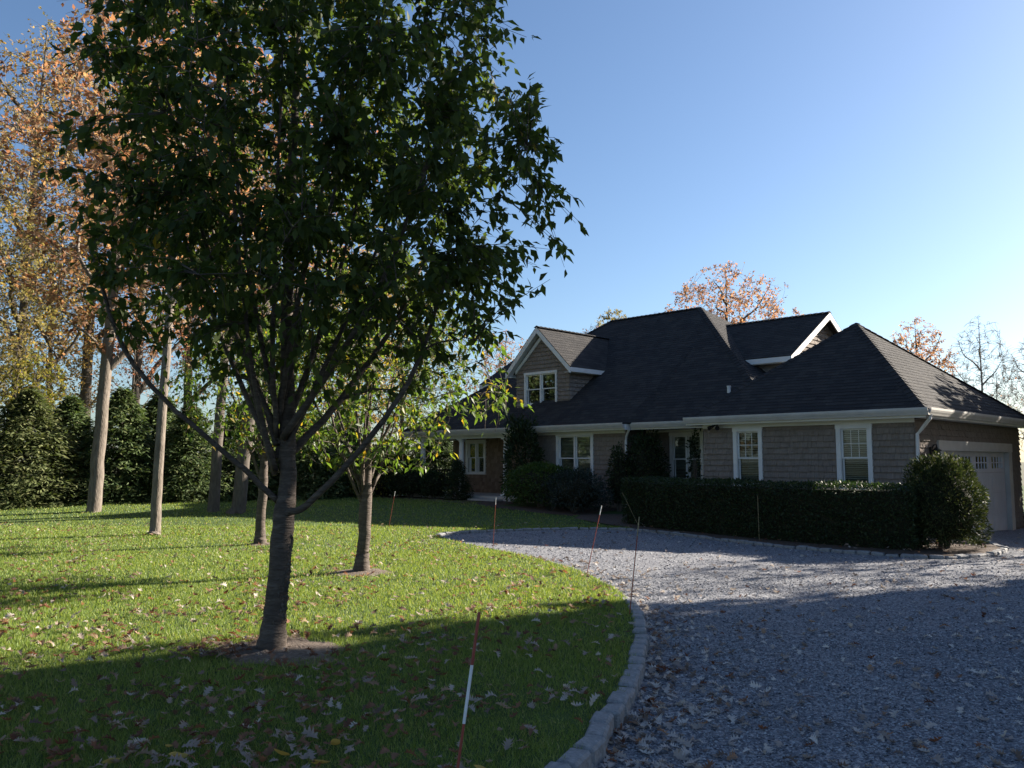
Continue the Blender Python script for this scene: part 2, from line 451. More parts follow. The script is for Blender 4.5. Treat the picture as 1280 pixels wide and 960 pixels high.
def shingles(fr, top, a0, a1, z0, z1, holes, mat, parent, seed, exp=0.14):
    """courses of wedge shaped shingles; top(z) gives the width limits at a height"""
    g = np.random.default_rng(seed)
    mb = MB()
    z = z0
    while z < z1 - .03:
        zt = min(z + exp * 1.04, z1)
        l, r = top((z + zt) / 2)
        a = l + g.uniform(-.12, 0)
        while a < r:
            w = g.uniform(.075, .17)
            b0, b1 = max(a, l), min(a + w - .004, r)
            a += w
            segs = [(b0, b1)]
            for h0, h1, y0, y1 in holes:
                if zt > y0 + .01 and z < y1 - .01:
                    ns = []
                    for c0, c1 in segs:
                        if c1 <= h0 or c0 >= h1: ns.append((c0, c1))
                        else:
                            if c0 < h0: ns.append((c0, h0))
                            if c1 > h1: ns.append((h1, c1))
                    segs = ns
            for c0, c1 in segs:
                if c1 - c0 < .012: continue
                dz = g.uniform(-.004, .006)
                th = g.uniform(.03, .042)
                P = [fr.p(c0, z + dz, 0), fr.p(c1, z + dz, 0), fr.p(c1, z + dz, th), fr.p(c0, z + dz, th), fr.p(c1, zt, .003), fr.p(c0, zt, .003)]
                mb.add(P, [(0, 1, 2, 3), (3, 2, 4, 5), (0, 3, 5), (1, 4, 2)])
        z += exp
    o = mb.build('shingles', mat, parent)
    o['kind'] = 'stuff'
    return o

def wall(fr, a0, a1, z0, z1, holes=(), mat='shingle', seed=1, thick=.12, shz=None):
    mb = MB()
    xs = sorted({a0, a1, *[h[0] for h in holes], *[h[1] for h in holes]})
    zs = sorted({z0, z1, *[h[2] for h in holes], *[h[3] for h in holes]})
    for i in range(len(xs) - 1):
        for j in range(len(zs) - 1):
            cx, cz = (xs[i] + xs[i + 1]) / 2, (zs[j] + zs[j + 1]) / 2
            if any(h[0] < cx < h[1] and h[2] < cz < h[3] for h in holes): continue
            fr.box(mb, xs[i], xs[i + 1], zs[j], zs[j + 1], -thick, 0)
    w = mb.build('wall', M['sheathing'], house)
    shingles(fr, lambda z: (a0, a1), a0, a1, z0, z1 if shz is None else shz, holes, M[mat], w, seed)
    return w

def window(fr, a0, a1, z0, z1, units=1, grid=None, blind=True, casing=.1, seed=0, dark=False):
    """casing outline a0..a1, z0..z1; returns the hole to leave in the wall"""
    g = np.random.default_rng(seed)
    mb = MB()
    c = casing
    fr.box(mb, a0, a0 + c, z0, z1, -.02, .055); fr.box(mb, a1 - c, a1, z0, z1, -.02, .055)
    fr.box(mb, a0 - .012, a1 + .012, z1 - c, z1 + .012, -.02, .06); fr.box(mb, a0 - .02, a1 + .02, z0 - .03, z0 + .045, -.02, .075)
    w = mb.build('window', M['white'], house)
    ia0, ia1, iz0, iz1 = a0 + c, a1 - c, z0 + .045, z1 - c
    mull = .06
    uw = (ia1 - ia0 - mull * (units - 1)) / units
    mbm, mbb = MB(), MB()
    mul_ = MB()
    zm = (iz0 + iz1) / 2
    for k in range(units):
        u0 = ia0 + k * (uw + mull); u1 = u0 + uw
        if k < units - 1: fr.box(mul_, u1, u1 + mull, iz0, iz1, -.04, .038)
        for lo, hi, d in ((zm - .02, iz1, -.012), (iz0, zm + .02, -.045)):
            e = .035
            mbs, mbg = MB(), MB()
            fr.box(mbs, u0, u0 + e, lo, hi, d - .03, d); fr.box(mbs, u1 - e, u1, lo, hi, d - .03, d)
            fr.box(mbs, u0 + e, u1 - e, hi - e, hi, d - .03, d - .001); fr.box(mbs, u0 + e, u1 - e, lo, lo + e, d - .03, d - .001)
            fr.box(mbg, u0 + e, u1 - e, lo + e, hi - e, d - .02, d - .014)
            mbs.build('sash', M['white'], w); mbg.build('pane', M['glass'], w)
            if grid and d > -.02 or grid == 'both':
                gc, gr = (3, 2)
                for q in range(1, gc):
                    x = u0 + e + (uw - 2 * e) * q / gc
                    fr.box(mbm, x - .007, x + .007, lo + e, hi - e, d - .0135, d - .006)
                for q in range(1, gr):
                    y = lo + e + (hi - lo - 2 * e) * q / gr
                    fr.box(mbm, u0 + e, u1 - e, y - .007, y + .007, d - .0135, d - .007)
        if blind:
            z = iz0 + .02
            while z < iz1 - .02:
                dz = .011 + g.normal() * .0015
                a, b_ = u0 + .02, u1 - .02
                mbb.add([fr.p(a, z - dz, -.118), fr.p(b_, z - dz, -.118), fr.p(b_, z + dz, -.09), fr.p(a, z + dz, -.09)], [(0, 1, 2, 3)])
                z += .042
    if mul_.v: mul_.build('mullion', M['white'], w)
    if mbm.v: mbm.build('muntin', M['white'], w)
    if blind:
        o = mbb.build('blind', M['blind'], w); o['kind'] = 'stuff'
    # room box behind the pane
    mi = MB()
    d0, d1 = -.121, -1.2
    P = [fr.p(ia0 - .4, z0 - .3, d1), fr.p(ia1 + .4, z0 - .3, d1), fr.p(ia1 + .4, z1 + .05, d1), fr.p(ia0 - .4, z1 + .05, d1),
         fr.p(ia0 - .4, z0 - .3, d0), fr.p(ia1 + .4, z0 - .3, d0), fr.p(ia1 + .4, z1 + .05, d0), fr.p(ia0 - .4, z1 + .05, d0)]
    mi.add(P, [(0, 1, 2, 3), (0, 1, 5, 4), (1, 2, 6, 5), (2, 3, 7, 6), (3, 0, 4, 7)])
    mi.build('room_lining', M['interior'], w)
    return (a0 + c * .5, a1 - c * .5, z0 + .01, z1 - c * .5)

# -- garage wing
fg = FF(.35)
h1 = window(fg, -4.64, -3.86, 1.02, 2.47, grid=True, seed=1)
h2 = window(fg, -2.03, -1.23, 1.02, 2.47, grid=True, seed=2)
wall(fg, -5.5, -.35, 0, 2.6, [h1, h2], seed=11, shz=2.47)
fs = FR(.35)
GL = 8.75
GD0, GD1, GDZ0, GDZ1 = 1.72, 7.35, -.26, 2.08
wall(fs, .35, GL - .35, -.3, 2.6, [(GD0, GD1, GDZ0, GDZ1)], seed=12, shz=2.55)
mb = MB()
mb.box(-5.5, -.47, GL - .47, GL - .35, -.3, 2.6); mb.box(-5.5, -5.38, .47, GL - .47, 0, 2.6)
mb.build('wall', M['sheathing'], house)
# -- bay, recess, porch walls
fb = FF(1.55)
h3 = window(fb, -11.64, -10.12, 1.0, 2.52, units=2, seed=3)
wall(fb, -13.3, -8.9, 0, 2.6, [h3], seed=13, shz=2.47)
fc = FF(2.6)
h4 = window(fc, -8.05, -6.9, .98, 2.48, units=2, seed=4)
wall(fc, -8.9, -5.5, 0, 2.6, [h4], seed=14, shz=2.5)
wall(FR(8.9), 1.55, 2.6, 0, 2.6, seed=15, shz=2.5)
fp = FF(3.4)
h5 = window(fp, -18.02, -16.89, 1.16, 2.44, units=2, seed=5)
wall(fp, -18.8, -13.3, .3, 2.6, [h5], mat='shingle_warm', seed=16)
wall(FL(13.3), -3.4, -1.55, .3, 2.6, seed=17)
wall(FL(18.8), -12.8, -3.4, .2, 2.6, seed=18)
mb = MB(); mb.box(-18.8, -5.5, 12.68, 12.8, 0, 2.6); mb.box(-5.62, -5.5, 8.05, 12.68, 0, 2.6)
mb.build('wall', M['sheathing'], house)
# corner boards
mb = MB()
fg.box(mb, -.47, -.33, 0, 2.46, .0295, .034)
# -- porch
mb = MB().box(-18.95, -13.3, 1.45, 3.4, .1, .45)
mb.build('porch_floor', M['concrete'], house)
mb = MB().box(-15.35, -14.0, 1.05, 1.446, .1, .36)
mb.build('step', M['concrete'], house)
mb = MB().box(-15.2, -13.9, .62, 1.046, .1, .235)
mb.build('step', M['concrete'], house)
for s in (14.2, 16.5, 18.72):
    mb = MB()
    mb.box(-s - .14, -s + .14, 1.66, 1.94, .45, .52)
    mb.lathe([(.135, .52), (.135, .57), (.105, .6), (.108, 1.2), (.098, 2.0), (.085, 2.32), (.115, 2.35), (.12, 2.39)], -s, 1.8)
    mb.box(-s - .13, -s + .13, 1.67, 1.93, 2.39, 2.44)
    mb.build('column', M['white'], house)
mb = MB().box(-18.95, -13.3, 1.68, 1.92, 2.44, 2.62)
mb.box(-18.84, -18.6, 1.92, 3.4, 2.442, 2.618)
mb.build('porch_beam', M['white'], house)
rail = MB()
rail.box(-18.75, -18.69, 1.93, 3.38, 1.28, 1.33); rail.box(-18.74, -18.7, 1.93, 3.38, .55, .59)
for k in range(11):
    y = 2.0 + k * .125
    rail.box(-18.735, -18.705, y, y + .03, .592, 1.278)
rail.build('railing', M['black_metal'], house)

# -- roof planes
def clip(P, a, b, c):   # keep a*x + b*y >= c
    o = []
    for i in range(len(P)):
        p, q = P[i], P[(i + 1) % len(P)]
        dp, dq = a * p[0] + b * p[1] - c, a * q[0] + b * q[1] - c
        if dp >= 0: o.append(p)
        if dp * dq < 0:
            t = dp / (dp - dq)
            o.append((p[0] + (q[0] - p[0]) * t, p[1] + (q[1] - p[1]) * t))
    return o

def roof_plane(poly, seed, tab=.3, exp=.145, slab=.11):
    """poly: local points, first two along the eave; tabs laid in courses on a slab"""
    g = np.random.default_rng(seed)
    P = [np.array(p, float) for p in poly]
    e = P[1] - P[0]; e /= np.linalg.norm(e)
    n = np.cross(e, P[2] - P[1]); n /= np.linalg.norm(n)
    if n[2] < 0: n = -n
    up = np.cross(n, e)
    if up[2] < 0: up = -up
    L = [(float((p - P[0]) @ e), float((p - P[0]) @ up)) for p in P]
    mb = MB()
    mb.prism(P, -n * slab)
    ro = mb.build('roof', M['roof'], house)
    sh = MB()
    amin, amax = min(a for a, b in L), max(a for a, b in L)
    bmax = max(b for a, b in L)
    k = 0
    while k * exp < bmax:
        b0, b1 = k * exp, (k + 1) * exp
        band = clip(clip(L, 0, 1, b0), 0, -1, -b1)
        if len(band) > 2:
            a = amin - g.uniform(0, tab)
            while a < amax:
                w = tab * g.uniform(.55, 1.3)
                cell = clip(clip(band, 1, 0, a + .003), -1, 0, -(a + w))
                a += w
                if len(cell) < 3: continue
                th = g.uniform(.006, .009)
                hgt = [th * (1 - (b - b0) / exp) + .003 for _, b in cell]
                V = [P[0] + e * x + up * y + n * h for (x, y), h in zip(cell, hgt)]
                nn = len(V)
                V2 = [P[0] + e * x + up * y + n * .0005 for (x, y) in cell]
                faces = [tuple(range(nn))]
                for i in range(nn):
                    j = (i + 1) % nn
                    if abs(cell[i][1] - b0) < 1e-6 and abs(cell[j][1] - b0) < 1e-6:
                        faces.append((j, i, nn + i, nn + j))
                sh.add(V + V2, faces)
        k += 1
    o = sh.build('shingles', M['roof'], ro); o['kind'] = 'stuff'
    return ro

def lp(s, t, z): return (-s, t, z)
def cap(a, b, parent=None):
    """row of ridge cap shingles along a hip or ridge"""
    a, b = np.array(a, float), np.array(b, float)
    L = np.linalg.norm(b - a); d = (b - a) / L
    side = np.cross(d, (0, 0, 1)); side /= np.linalg.norm(side)
    upv = np.cross(side, d)
    mb = MB(); n = int(L / .2); st = L / n
    drop = .055
    for k in range(n):
        p0, p1 = a + d * k * st, a + d * (k * st + st * 1.15)
        V = [p0 - side * .13 - upv * (drop - .03), p0 + upv * .04, p0 + side * .13 - upv * (drop - .03), p1 - side * .13 - upv * (drop - .015), p1 + upv * .022, p1 + side * .13 - upv * (drop - .015)]
        mb.add(V, [(0, 1, 4, 3), (1, 2, 5, 4), (0, 2, 1)])
    o = mb.build('ridge_cap', M['roof'], house); o['kind'] = 'stuff'

EZ = 2.74
GA = lp(2.9, 3.8, 5.3)                                   # garage apex
gC, gA, gD, gB = lp(0, 0, EZ), lp(5.8, 0, EZ), lp(0, GL, EZ), lp(5.8, GL, EZ)
roof_plane([gA, gC, GA], 21); roof_plane([gC, gD, GA], 22); roof_plane([gD, gB, GA], 23); roof_plane([gB, gA, GA], 24)
for q in (gC, gA, gD): cap(q, GA)
RZ, RT = 7.1, 7.2
R1, R2 = lp(13.8, RT, RZ), lp(9.8, RT, RZ)
m0, m1, m2, m3 = lp(19.6, 1.4, EZ), lp(4.0, 1.4, EZ), lp(4.0, 13.0, EZ), lp(19.6, 13.0, EZ)
roof_plane([m0, m1, R2, R1], 25); roof_plane([m1, m2, R2], 26); roof_plane([m2, m3, R1, R2], 27); roof_plane([m3, m0, R1], 28)
cap(m0, R1); cap(m1, R2); cap(R1, R2)
# bay roof laid on the main slope
mt = 5.0; mz = RZ - (RT - mt) * (RZ - EZ) / (RT - 1.4)
b0, b1 = lp(13.45, 1.12, EZ + .01), lp(8.62, 1.12, EZ + .01)
roof_plane([b0, b1, lp(8.62, mt, mz + .005), lp(13.45, mt, mz + .005)], 29, slab=.1)
roof_plane([lp(8.62, 1.12, EZ + .01), lp(8.3, 1.42, EZ + .004), lp(8.62, mt, mz + .004)], 30, slab=.05)
# front dormer
DS, DH, DT, DZE, DZP = 13.05, 1.5, 2.1, 4.72, 6.2
fd = FF(2.4)
d_base = 3.4
h6 = window(fd, -13.87, -12.36, 3.55, 4.67, units=2, casing=.07, blind=False, seed=6)
def gable_wall(fr, ac, hw, zb, ze, zp, holes, seed, thick=.1):
    prof = lambda z: (ac - hw, ac + hw) if z <= ze else (ac - hw * max(0, (zp - z) / (zp - ze)), ac + hw * max(0, (zp - z) / (zp - ze)))
    mb = MB()
    zs = sorted({zb, ze, *[h[2] for h in holes], *[h[3] for h in holes]})
    xs = sorted({ac - hw, ac + hw, *[h[0] for h in holes], *[h[1] for h in holes]})
    for i in range(len(xs) - 1):
        for j in range(len(zs) - 1):
            if zs[j] >= ze: continue
            cx, cz = (xs[i] + xs[i + 1]) / 2, (zs[j] + zs[j + 1]) / 2
            if any(h[0] < cx < h[1] and h[2] < cz < h[3] for h in holes): continue
            fr.box(mb, xs[i], xs[i + 1], zs[j], zs[j + 1], -thick, 0)
    mb.prism([fr.p(ac - hw, ze), fr.p(ac + hw, ze), fr.p(ac, zp)], -fr.n * thick)
    w = mb.build('dormer_wall', M['sheathing'], house)
    shingles(fr, prof, 0, 0, zb, zp - .05, holes, M['shingle'], w, seed)
zshoulder = DZP - (1.22) * (DZP - DZE) / DH - .08
gable_wall(fd, -DS, 1.22, d_base, zshoulder, DZP - .08, [h6], 31)
# dormer cheeks
for sgn, fr_ in ((-1, FR(DS - 1.22)), (1, FL(DS + 1.22))):
    mb = MB()
    a0, a1 = (2.4, 4.6) if sgn < 0 else (-4.6, -2.4)
    zr = lambda t: EZ + (t - 1.12) * .70
    fr_.box(mb, a0 + (.1 if sgn < 0 else 0), a1 - (0 if sgn < 0 else .1), 3.4, 4.72, -.1, 0)
    w = mb.build('dormer_wall', M['sheathing'], house)
    shingles(fr_, lambda z, a0=a0, a1=a1: (a0, a1), a0, a1, 3.4, 4.7, [], M['shingle'], w, 33 + sgn)
tm = 6.1
roof_plane([lp(DS - DH, DT, DZE), lp(DS - DH, tm - 1.2, DZE), lp(DS, tm + .3, DZP), lp(DS, DT, DZP)], 35, slab=.07)
roof_plane([lp(DS + DH, tm - 1.2, DZE), lp(DS + DH, DT, DZE), lp(DS, DT, DZP), lp(DS, tm + .3, DZP)], 36, slab=.07)
cap(lp(DS, DT, DZP), lp(DS, tm + .2, DZP))
def rake(fr, ac, hw, ze, zp, d, mat='white', wid=.2, drop=.0, name='rake_board', ov=.0):
    for sg in (-1, 1):
        mb = MB()
        A, B = fr.p(ac + sg * hw, ze - .02 - drop, d), fr.p(ac, zp - .02 - drop, d)
        dz = np.array([0, 0, -wid])
        mb.prism([A, B, B + dz, A + dz] if sg < 0 else [B, A, A + dz, B + dz], fr.n * .035)
        mb.build(name, M[mat], house)
frk = FF(DT)
rake(frk, -DS, DH, DZE, DZP, -.034)
rake(FF(2.4), -DS, 1.24, zshoulder + .08 - .16, DZP - .24, .031, wid=.14, drop=.02)
mb = MB()
for sg in (-1, 1):   # soffit under the dormer overhang
    mb.prism([lp(DS + sg * (DH - .02), DT + .036, DZE - .1), lp(DS, DT + .036, DZP - .1), lp(DS, 2.4, DZP - .1), lp(DS + sg * (DH - .02), 2.4, DZE - .1)], (0, 0, -.02))
mb.build('soffit', M['white'], house)
# right and left side dormers
for side in (0, 1):
    sx = (lambda s: s) if side == 0 else (lambda s: 23.6 - s)
    PZ, EZ2, hw = 6.33, 4.72, 2.7
    g0, g1 = sx(5.1), sx(8.95)
    ge = sx(6.75)
    if side == 0:
        roof_plane([lp(ge + .12, RT - hw, EZ2), lp(g0, RT - hw, EZ2), lp(g0, RT, PZ), lp(g1, RT, PZ)], 41, slab=.07)
        roof_plane([lp(g0, RT + hw, EZ2), lp(ge, RT + hw, EZ2), lp(g1, RT, PZ), lp(g0, RT, PZ)], 42, slab=.07)
        fr_ = FR(5.4); c = RT; frr = FR(5.1)
    else:
        roof_plane([lp(g0, RT - hw, EZ2), lp(ge - .12, RT - hw, EZ2), lp(g1, RT, PZ), lp(g0, RT, PZ)], 43, slab=.07)
        roof_plane([lp(ge, RT + hw, EZ2), lp(g0, RT + hw, EZ2), lp(g0, RT, PZ), lp(g1, RT, PZ)], 44, slab=.07)
        fr_ = FL(18.2); c = -RT; frr = FL(18.5)
    cap(lp(g0, RT, PZ), lp(g1, RT, PZ))
    gable_wall(fr_, c, 2.35, 3.6, EZ2 + .1, PZ - .09, [], 45 + side)
    rake(frr, c, hw, EZ2, PZ, -.034)
    for k in (-1, 1):
        mb = MB()
        t0 = RT + k * 2.35
        x0, x1 = sorted((-sx(5.4), -sx(7.6)))
        mb.box(x0, x1, min(t0, t0 - k * .1), max(t0, t0 - k * .1), 3.6, EZ2 + .02)
        w = mb.build('dormer_wall', M['sheathing'], house)
        if k < 0:
            shingles(FF(t0), lambda z, x0=x0, x1=x1: (x0, x1), x0, x1, 3.6, EZ2, [], M['shingle'], w, 48 + side)
        mb = MB()
        te = RT + k * hw
        xa, xb = sorted((-g0, -ge))
        mb.box(xa + .01, xb - .01, min(te - k * .005, te - k * .04), max(te - k * .005, te - k * .04), EZ2 - .17, EZ2 - .02)
        mb.build('fascia', M['white'], house)
        mb = MB(); mb.box(xa + .05, xb, min(te - k * .04, te - k * .34), max(te - k * .04, te - k * .34), EZ2 - .19, EZ2 - .172)
        mb.build('soffit', M['white'], house)
# front dormer eaves
for k in (-1, 1):
    x = -DS + k * DH
    mb = MB(); mb.box(min(x, x - k * .04), max(x, x - k * .04), DT + .01, 4.0, DZE - .16, DZE - .015); mb.build('fascia', M['white'], house)
    mb = MB(); mb.box(min(x - k * .04, x - k * .28), max(x - k * .04, x - k * .28), DT + .04, 4.0, DZE - .175, DZE - .162); mb.build('soffit', M['white'], house)

# -- eaves: soffit, fascia, gutter, frieze
def gutter(a, b, out_n):
    """K style gutter from a to b (local xy), trough facing out_n"""
    a, b, n = np.array([*a, 0.]), np.array([*b, 0.]), np.array([*out_n, 0.])
    prof = [(0, -.155), (.07, -.155), (.085, -.12), (.105, -.085), (.12, -.045), (.12, 0), (.112, 0), (.112, -.04), (.0, -.04)]
    pa = [a + n * d + np.array([0, 0, EZ + .012 + h]) for d, h in prof]
    mb = MB(); mb.prism(pa, b - a); mb.build('gutter', M['gutter'], house)
def soffit(x0, x1, y0, y1, z=2.585):
    MB().box(x0, x1, y0, y1, z - .02, z).build('soffit', M['white'], house)
def fascia(x0, x1, y0, y1):
    MB().box(x0, x1, y0, y1, 2.55, EZ - .03).build('fascia', M['white'], house)
gutter((-5.8, -.02), (.1, -.02), (0, -1)); gutter((.02, -.02), (.02, GL), (1, 0))
fascia(-5.8, .015, -.015, .02); fascia(-.02, .015, .021, GL); fascia(-5.8, -5.765, .021, 1.5)
soffit(-5.765, -.021, .021, .345); soffit(-.345, -.021, .346, GL)
frz = MB(); fg.box(frz, -5.5, -.33, 2.47, 2.583, .002, .048); frz.build('frieze_board', M['white'], house)
gutter((-13.47, 1.10), (-8.6, 1.10), (0, -1)); fascia(-13.45, -8.6, 1.105, 1.14); soffit(-13.42, -8.62, 1.141, 1.545)
fascia(-8.62, -8.585, 1.141, 1.5)
frz = MB(); fb.box(frz, -13.3, -8.9, 2.47, 2.583, .002, .048); frz.build('frieze_board', M['white'], house)
gutter((-8.55, 1.38), (-5.7, 1.38), (0, -1)); fascia(-8.58, -5.76, 1.385, 1.42); soffit(-8.58, -5.5, 1.421, 2.595)
gutter((-19.65, 1.38), (-13.5, 1.38), (0, -1)); fascia(-19.6, -13.46, 1.385, 1.42); soffit(-19.57, -13.44, 1.421, 3.39, 2.64)
gutter((-19.62, 13.0), (-19.62, 1.38), (-1, 0))
fascia(-19.605, -19.57, 1.421, 13.0); soffit(-19.57, -18.8, 3.4, 13.0, 2.64)
frz = MB(); fc.box(frz, -8.9, -5.5, 2.5, 2.563, .002, .048); frz.build('frieze_board', M['white'], house)
# downspouts
def downspout(pts):
    MB().tube(pts, .038, 8).build('downspout', M['white'], house)
downspout([(.07, .12, 2.62), (.06, .12, 2.54), (-.18, .3, 2.32), (-.28, .33, 2.22), (-.285, .30, 1.5), (-.285, .30, .1)])
downspout([(-8.62, 1.3, 2.62), (-8.62, 1.32, 2.55), (-8.8, 1.44, 2.36), (-8.84, 1.47, 2.25), (-8.84, 1.47, 1.2), (-8.84, 1.47, .1)])
# roof vent pipe
MB().lathe([(.05, 3.4), (.05, 3.72), (.06, 3.72), (.06, 3.75)], -6.0, 2.5, 10).build('vent_pipe', M['white'], house)
# soffit floodlight
mb = MB(); mb.lathe([(.05, 2.53), (.06, 2.565)], -5.05, .2, 10)
for dx in (-.09, .09): mb.tube([(-5.05 + dx * .3, .19, 2.54), (-5.05 + dx, .12, 2.49), (-5.05 + dx * 1.35, .06, 2.46)], [.02, .045, .06], 8)
mb.build('floodlight', M['black_metal'], house)
# garage door
mb = MB()
tw = .2
fs.box(mb, GD0 - .02, GD0 + tw, GDZ0, GDZ1 - tw, -.11, .05); fs.box(mb, GD1 - tw, GD1 + .1, GDZ0, GDZ1 - tw, -.11, .05)
fs.box(mb, GD0 - .06, GD1 + .14, GDZ1 - tw, GDZ1 + .03, -.11, .06)
gd = mb.build('garage_door', M['gutter'], house)
o0, o1 = GD0 + tw, GD1 - tw
zt_ = GDZ1 - tw
rows = 4
ph = (zt_ - GDZ0 - .02) / rows
cols = 4
cw = (o1 - o0) / cols
for r_ in range(rows):
    za, zb = GDZ0 + .02 + r_ * ph, GDZ0 + .02 + (r_ + 1) * ph - .006
    for c_ in range(cols):
        mb = MB()
        aa, ab = o0 + c_ * cw + .002, o0 + (c_ + 1) * cw - .002
        if r_ < rows - 1:
            fs.box(mb, aa, ab, za, zb, -.1, -.07)
            fs.box(mb, aa + .12, ab - .12, za + .08, zb - .08, -.07, -.058)
            for q in range(1, 6):
                x = aa + (ab - aa) * q / 6
                fs.box(mb, x - .004, x + .004, za + .02, zb - .02, -.0579, -.055)
        else:
            f0, f1, g0_, g1_ = aa + .16, ab - .16, za + .1, zb - .12
            fs.box(mb, aa, f0, za, zb, -.1, -.07); fs.box(mb, f1, ab, za, zb, -.1, -.07)
            fs.box(mb, f0, f1, za, g0_, -.1, -.07); fs.box(mb, f0, f1, g1_, zb, -.1, -.07)
            for q in range(1, 4):
                x = f0 + (f1 - f0) * q / 4; fs.box(mb, x - .02, x + .02, g0_, g1_, -.095, -.075)
            zc = (g0_ + g1_) / 2; fs.box(mb, f0, f1, zc - .016, zc + .016, -.094, -.076)
        mb.build('panel', M['door_paint'], gd)
        if r_ == rows - 1:
            mg = MB(); fs.box(mg, f0, f1, g0_, g1_, -.09, -.086); mg.build('pane', M['glass'], gd)
mi = MB()
fs.box(mi, o0 - .3, o1 + .3, GDZ0, 2.4, -4.5, -4.4)
mi.build('room_lining', M['interior'], gd)
MB().box(-5.38, -.47, .47, GL - .47, -.3, -.27).build('garage_floor', M['concrete'], house)
# lantern by the garage door
mb = MB()
cy_, cx_ = 1.2, -.35 + .16
mb.box(-.35 + .03, -.35 + .06, cy_ - .06, cy_ + .06, 1.6, 1.95)
mb.tube([(-.3, cy_, 1.9), (-.25, cy_, 2.0), (cx_, cy_, 2.0), (cx_, cy_, 1.93)], .014, 6)
mb.lathe([(.02, 1.94), (.1, 1.88), (.1, 1.86), (.075, 1.86), (.06, 1.6), (.03, 1.56)], cx_, cy_, 8)
mb.build('wall_lantern', M['black_metal'], house)

# ------------------------------------------------------------------ foliage tools
def unit(a):
    return a / (np.linalg.norm(a, axis=-1, keepdims=True) + 1e-9)

def leaf_arrays(P, D, N, L, Wd, kind='leaf'):
    """P positions, D long axis, N rough normal, L length, Wd width"""
    D = unit(D)
    S = unit(np.cross(D, N)); Nn = np.cross(S, D)
    L = np.broadcast_to(L, (len(P),))[:, None, None]; Wd = np.broadcast_to(Wd, (len(P),))[:, None, None]
    if kind == 'leaf':
        T = np.array([(0, 0, 0), (-.5, .42, .16), (.5, .42, .16), (0, .46, 0), (0, 1, -.16)])
        F = np.array([(0, 3, 1), (0, 2, 3), (1, 3, 4), (3, 2, 4)])
    elif kind == 'quad':
        T = np.array([(0, 0, 0), (-.5, .5, .1), (.5, .45, .1), (0, 1, -.05)])
        F = np.array([(0, 2, 1), (1, 2, 3)])
    else:
        T = np.array([(-.5, 0, 0), (.5, 0, 0), (0, 1, 0)])
        F = np.array([(0, 1, 2)])
    V = P[:, None] + T[None, :, 0:1] * Wd * S[:, None] + T[None, :, 1:2] * L * D[:, None] + T[None, :, 2:3] * Wd * Nn[:, None]
    n = len(P); k = len(T)
    FF_ = (F[None] + (np.arange(n) * k)[:, None, None]).reshape(-1, 3)
    return V.reshape(-1, 3), FF_

def twig_arrays(A, B, C, r0, r1):
    """batch of quadratic twigs A->C bent through B, 3 sides, 3 rings"""
    n = len(A)
    ts = np.array([0, .5, 1.0])
    pts = ((1 - ts) ** 2)[None, :, None] * A[:, None] + (2 * ts * (1 - ts))[None, :, None] * B[:, None] + (ts ** 2)[None, :, None] * C[:, None]
    d = unit(C - A)
    ref = np.tile(np.array([.3, .2, .9]), (n, 1))
    a = unit(np.cross(d, ref)); c = np.cross(d, a)
    rr = (r0 + (r1 - r0) * ts)[None, :, None, None] if np.isscalar(r0) else (r0[:, None] + (r1 - r0)[:, None] * ts)[:, :, None, None]
    w = np.arange(3) * 2 * math.pi / 3
    ring = a[:, None, :] * np.cos(w)[None, :, None] + c[:, None, :] * np.sin(w)[None, :, None]
    V = pts[:, :, None, :] + rr * ring[:, None]
    V = V.reshape(-1, 3)
    F = []
    for i in range(2):
        for k in range(3):
            k2 = (k + 1) % 3
            F.append((i * 3 + k, i * 3 + k2, (i + 1) * 3 + k2, (i + 1) * 3 + k))
    F = (np.array(F)[None] + (np.arange(n) * 9)[:, None, None]).reshape(-1, 4)
    return V, F, pts

def sample_env(g, n, prof, cx=0.0, cy=0.0, shell=.5, lump=.25):
    """points in a crown: prof = [(z, radius)]; lumpy outline"""
    z0, z1 = prof[0][0], prof[-1][0]
    zz = np.linspace(z0, z1, 200)
    rr = np.interp(zz, [p[0] for p in prof], [p[1] for p in prof])
    w = rr ** 2 + .02; w /= w.sum()
    z = g.choice(zz, n, p=w) + g.uniform(-.5, .5, n) * (z1 - z0) / 200
    r = np.interp(z, [p[0] for p in prof], [p[1] for p in prof])
    th = g.uniform(0, 2 * math.pi, n)
    k = g.uniform(0, 6.28, 6)
    lum = 1 + lump * (.5 * np.sin(3 * th + k[0] + z * .9) + .35 * np.sin(5 * th + k[1] - z * 1.7) + .3 * np.sin(2 * th + k[2] + z * 2.3))
    rad = r * lum * g.uniform(0, 1, n) ** (.5 * (1 - shell) + .12)
    return np.stack([cx + rad * np.cos(th), cy + rad * np.sin(th), z], 1)

